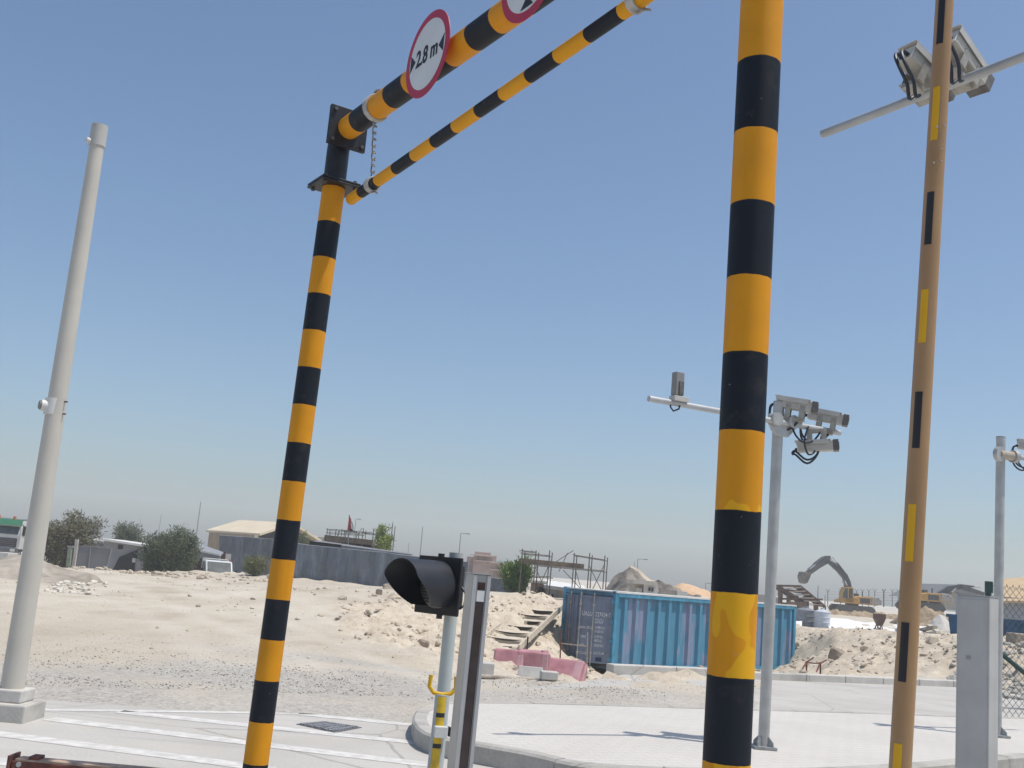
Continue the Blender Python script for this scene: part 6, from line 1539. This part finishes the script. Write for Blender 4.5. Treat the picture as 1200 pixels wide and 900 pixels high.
sheet_on_ground(925, 941, 728, 717, 'small white sheet patch between container and tanks', 6, 70, 88)
mx = thing('hopper', 'small dark hopper standing on splayed legs on white sheeting', 'hopper', y7(1005, 790, 66))
mb = MB(); p = y7(1003, 690, 66); mb.prism([(-.3, .35), (.32, .35), (.32, .1), (.12, -.35), (-.08, -.35), (-.3, .05)], p + V((0, 0, .0)), (1, 0, 0), (0, 0, 1), (0, 1, 0), .5); mb.build('bin', M_rs, mx)
for (a, b) in (((985, 720), (940, 800)), ((1020, 725), (1045, 800)), ((990, 735), (985, 800)), ((1012, 740), (1020, 800)), ((985, 755), (1040, 775)), ((950, 770), (1030, 760))): MB().tube(y7(*a, 66), y7(*b, 66) - V((0, 0, .15)), .035, n=6).build('leg', M_rs, mx)
mb = MB(); mb.tube(y7(1020, 680, 66), y7(1060, 672, 66), .03, n=6); mb.build('handle', M_rs, mx)
# low rusty rail below the bank
rl = thing('handrail', 'low rusty bent handrail at the bank foot behind the far kerb', 'handrail', W(946, 788, 24.5))
z5 = lambda zx, zy, d: W(900 + zx / 4, 640 + zy / 4, d)
for (a, b, da, db) in (((135, 588), (180, 545), 24.2, 24.8), ((180, 595), (182, 540), 24.8, 24.8), ((215, 590), (245, 545), 24.2, 24.9), ((246, 600), (246, 545), 24.9, 24.9)): MB().tube(z5(*a, da) - V((0, 0, .15)), z5(*b, db), .018, n=6).build('upright', M_rust, rl)
for (a, b) in (((175, 545), (246, 551)), ((182, 543), (214, 522)), ((243, 552), (275, 533))): MB().tube(z5(*a, 24.8), z5(*b, 24.9), .016, n=6).build('top_rail', M_rust, rl)
# timber and debris heap
for i, (a, b, s, lab) in enumerate((((1066, 741), (1096, 735), .16, 'grey timber beam lying across the rubble'), ((1089, 733), (1104, 744), .14, 'pale plank slanting down the rubble heap'), ((1072, 744), (1100, 741), .12, 'weathered board at the rubble foot beside the boom'))):
    p, q = W(*a, 62 - i), W(*b, 60 - i); t = MB().beam(p, q, .3, s).build('timber', M_board if i else mk('grey_timber', (.27, .235, .19), .9, var=.3), None); tag(t, lab, 'timber', 'timbers on the rubble')
# ------------------------------------------------------------------ big grey tent, block wall, skip
tn = thing('warehouse', 'distant dark grey gabled warehouse roof behind the second excavator', 'warehouse', W(1115, 712, 150))
P = [W(1090, 701, 150), W(1122, 685, 150), W(1152, 694, 150), W(1152, 702, 150), W(1120, 693, 150), W(1104, 702, 150)]
mb = MB(); mb.prism([(p.x, p.z) for p in P], (0, 158, 0), (1, 0, 0), (0, 0, 1), (0, 1, 0), 16); mb.build('roof', mk('warehouse_roof', (.15, .155, .155), .7, var=.15, scale=.5), tn)
mb = MB(); front_box(mb, 1106, 1150, 694, 716, 152, 10); mb.build('wall', mk('warehouse_wall', (.42, .39, .33), .85, var=.12, scale=.8), tn)
sk = thing('skip', 'large dark blue steel skip behind the cabinet and chain link fence', 'skip', W(1150, 757, 44))
M_skip = mk('skip_blue', (.012, .085, .19), .5, var=.2, scale=1.5, streak=.2)
p0_, p1_ = W(1111, 721, 44), W(1232, 727, 40); sdir = (p1_ - p0_); sdir.z = 0; Lk = sdir.length; sdir.normalize(); sdep = V((-sdir.y, sdir.x, 0)); zt_ = p0_.z; zb_ = W(1120, 744, 44).z - .9
mb = MB(); mb.prism([(.0, zt_), (.28, zb_), (Lk - .3, zb_), (Lk, zt_)], V((p0_.x, p0_.y, 0)) + sdep * .9, sdir, V((0, 0, 1)), sdep, 1.8); mb.build('body', M_skip, sk)
mb = MB(); mb.beam(V((p0_.x, p0_.y, zt_)) - sdir * .05, V((p1_.x, p1_.y, zt_)), .12, .12); mb.build('rim', M_skip, sk)
mb = MB()
for k in range(6): c = V((p0_.x, p0_.y, 0)) + sdir * (Lk * (.12 + k * .15)) - sdep * .03; mb.beam(V((c.x, c.y, zb_)), V((c.x, c.y, zt_)), .1, .06)
mb.build('stiffener', M_skip, sk)
bk = MB(); front_box(bk, 1190, 1214, 743, 766, 30, .6); tag(bk.build('concrete_block', mk('brown_concrete', (.34, .29, .23), .9, var=.25, scale=3, bmp=.4), None, bevel=.03), 'brown concrete block behind the fence, in front of the blue skip', 'block')
ts_ = thing('site_shed', 'tan roofed shed with grey blue wall behind the chain link fence', 'shed', W(1195, 722, 70))
mb = MB(); front_box(mb, 1166, 1250, 702, 735, 70, 6); mb.build('wall', mk('grey_blue_wall', (.30, .32, .36), .8, var=.12), ts_)
P = [[W(1164, 704, 69.5), W(1252, 704, 69.5)], [W(1176, 678, 76), W(1260, 672, 76)]]; MB().sheet(P, .15, (0, 0, -1)).build('roof', mk('tan_roof', (.50, .37, .22), .8, var=.12, scale=1.5), ts_)
# ------------------------------------------------------------------ perimeter fence with Y shaped tops
pf = thing('perimeter_fence', 'far security fence with Y shaped post tops behind the excavators', 'fence', W(1010, 706, 175))
M_far = mk('far_steel', (.16, .165, .17), .7, var=.2)
for i, zx in enumerate((520, 640, 720, 790, 845, 905, 960, 1045, 1125, 1180, 1260)):
    b = y7(zx, 540, 175); tp_ = y7(zx + 1, 425, 175); r_ = .12 if zx == 1045 else .07
    post = MB().tube(b - V((0, 0, .5)), tp_, r_, n=6).build('post', M_far, pf)
    mb = MB()
    for sx in (-1, 1): mb.tube(tp_, tp_ + V((sx * .30, 0, .38)), r_ * .7, n=5)
    mb.build('post_fork', M_far, post)
mb = MB()
for zy in (430, 455, 480, 505): mb.tube(y7(505, zy - 2, 175), y7(1290, zy + 6, 175), .018, n=4)
mb.build('wire', M_far, pf)
# ------------------------------------------------------------------ far masts and lamp posts
M_mast = mk('mast_grey', (.24, .25, .26), .7, var=.1)
def mast(px, yt, yb, d, label, armpx=0, r=.07):
    b = W(px, yb, d); t_ = W(px + (yb - yt) * .07, yt, d); o_ = thing('street_lamp' if armpx else 'mast', label, 'street lamp' if armpx else 'mast', b)
    MB().tube(V((t_.x, d, min(b.z, -.5))), t_, r * 1.3, r * .7, n=8).build('pole', M_mast, o_, smooth=True)
    if armpx:
        e_ = W(px + (yb - yt) * .07 + armpx, yt + .6, d); MB().tube(t_, e_, r * .6, n=6).build('arm', M_mast, o_); MB().box(e_, (.6, .25, .14)).build('lamp_head', M_mast, o_)
mast(233, 588, 622, 200, 'thin lattice mast rising beside the tan hall roof', 0, .12)
mast(187, 603, 632, 260, 'faint distant mast above the feathery trees, next to the thin lattice mast', 0, .1)
mast(118, 610, 634, 280, 'faintest distant mast between bush and small dark tree', 0, .08)
mast(163, 608, 634, 300, 'faint distant mast between the small dark tree and the feathery trees', 0, .08)
mast(458, 611, 648, 130, 'thin upright mast at the end of the low scaffold', 0, .06)
mast(493, 617, 652, 130, 'slim mast standing above the signal visor', 0, .06)
mast(478, 636, 655, 180, 'short faint mast beside the slim mast above the signal', 0, .06)
mast(538, 625, 655, 150, 'street lamp with one arm above the signal pole', 8, .08)
mast(415, 608, 640, 190, 'street lamp faintly seen behind the flag', 4, .08)
mast(746, 655, 678, 160, 'street lamp with one arm over the grey mound crest', 9, .08)
mast(742.5, 658, 676, 160, 'thin bare pole beside the lamp over the grey mound', 0, .05)
mast(826, 683, 698, 180, 'street lamp above the orange sand heap', 4, .08)
mast(1189, 640, 690, 260, 'distant mast behind the fence', 0, .08) if False else None
mast(957, 686, 712, 150, 'slender pole beside the screening frame', 0, .09)
mast(966, 697, 712, 150, 'short pole between screening frame and excavator cab', 0, .07)
# ------------------------------------------------------------------ light, sky, haze
SUN_EL, SUN_AZ = 69.0, -13.0          # azimuth from +X towards +Y
sd_ = V((math.cos(R(SUN_EL)) * math.cos(R(SUN_AZ)), math.cos(R(SUN_EL)) * math.sin(R(SUN_AZ)), math.sin(R(SUN_EL))))
sun = bpy.data.objects.new('sun', bpy.data.lights.new('sun', 'SUN')); COL.objects.link(sun)
sun.data.energy = 3.8; sun.data.angle = R(.55); sun.data.color = (1, .94, .85)
sun.rotation_mode = 'QUATERNION'; sun.rotation_quaternion = V((0, 0, -1)).rotation_difference(-sd_)
w = bpy.data.worlds.new('World'); scene.world = w; w.use_nodes = True
nt = w.node_tree; bg = nt.nodes['Background']
sky = nt.nodes.new('ShaderNodeTexSky'); sky.sky_type = 'NISHITA'; sky.sun_disc = False
sky.sun_elevation = R(SUN_EL); sky.sun_rotation = R(90 - SUN_AZ)
sky.air_density = 1.0; sky.dust_density = 1.9; sky.ozone_density = 5.2; sky.altitude = 0
tint = mix(nt, 1.0, sky.outputs[0], (.945, .962, .935), 'MULTIPLY'); nt.links.new(tint, bg.inputs['Color']); bg.inputs['Strength'].default_value = .140
hz = MB().box2((-420, -60, -3.2), (520, 620, 26))
hm = bpy.data.materials.new('haze_air'); hm.use_nodes = True; ht = hm.node_tree
for n_ in list(ht.nodes):
    if n_.type != 'OUTPUT_MATERIAL': ht.nodes.remove(n_)
pv = ht.nodes.new('ShaderNodeVolumePrincipled'); pv.inputs['Color'].default_value = (.90, .95, 1.0, 1); pv.inputs['Density'].default_value = .0010; pv.inputs['Anisotropy'].default_value = .25
ht.links.new(pv.outputs[0], [n_ for n_ in ht.nodes if n_.type == 'OUTPUT_MATERIAL'][0].inputs['Volume'])
ho = hz.build('haze', hm); tag(ho, 'thin pale desert haze over the whole site', kind='stuff')
vs_ = scene.view_settings; vs_.view_transform = 'Standard'; vs_.look = 'None'; vs_.exposure = 0.0; vs_.gamma = 1; vs_.use_curve_mapping = False
scene.render.engine = 'CYCLES'; cy = scene.cycles
cy.use_denoising = True; cy.denoiser = 'OPENIMAGEDENOISE'; cy.max_bounces = 6; cy.volume_bounces = 1; cy.diffuse_bounces = 3; cy.glossy_bounces = 3; cy.transparent_max_bounces = 6
cy.use_adaptive_sampling = True; cy.adaptive_threshold = .015
scene.render.use_persistent_data = False
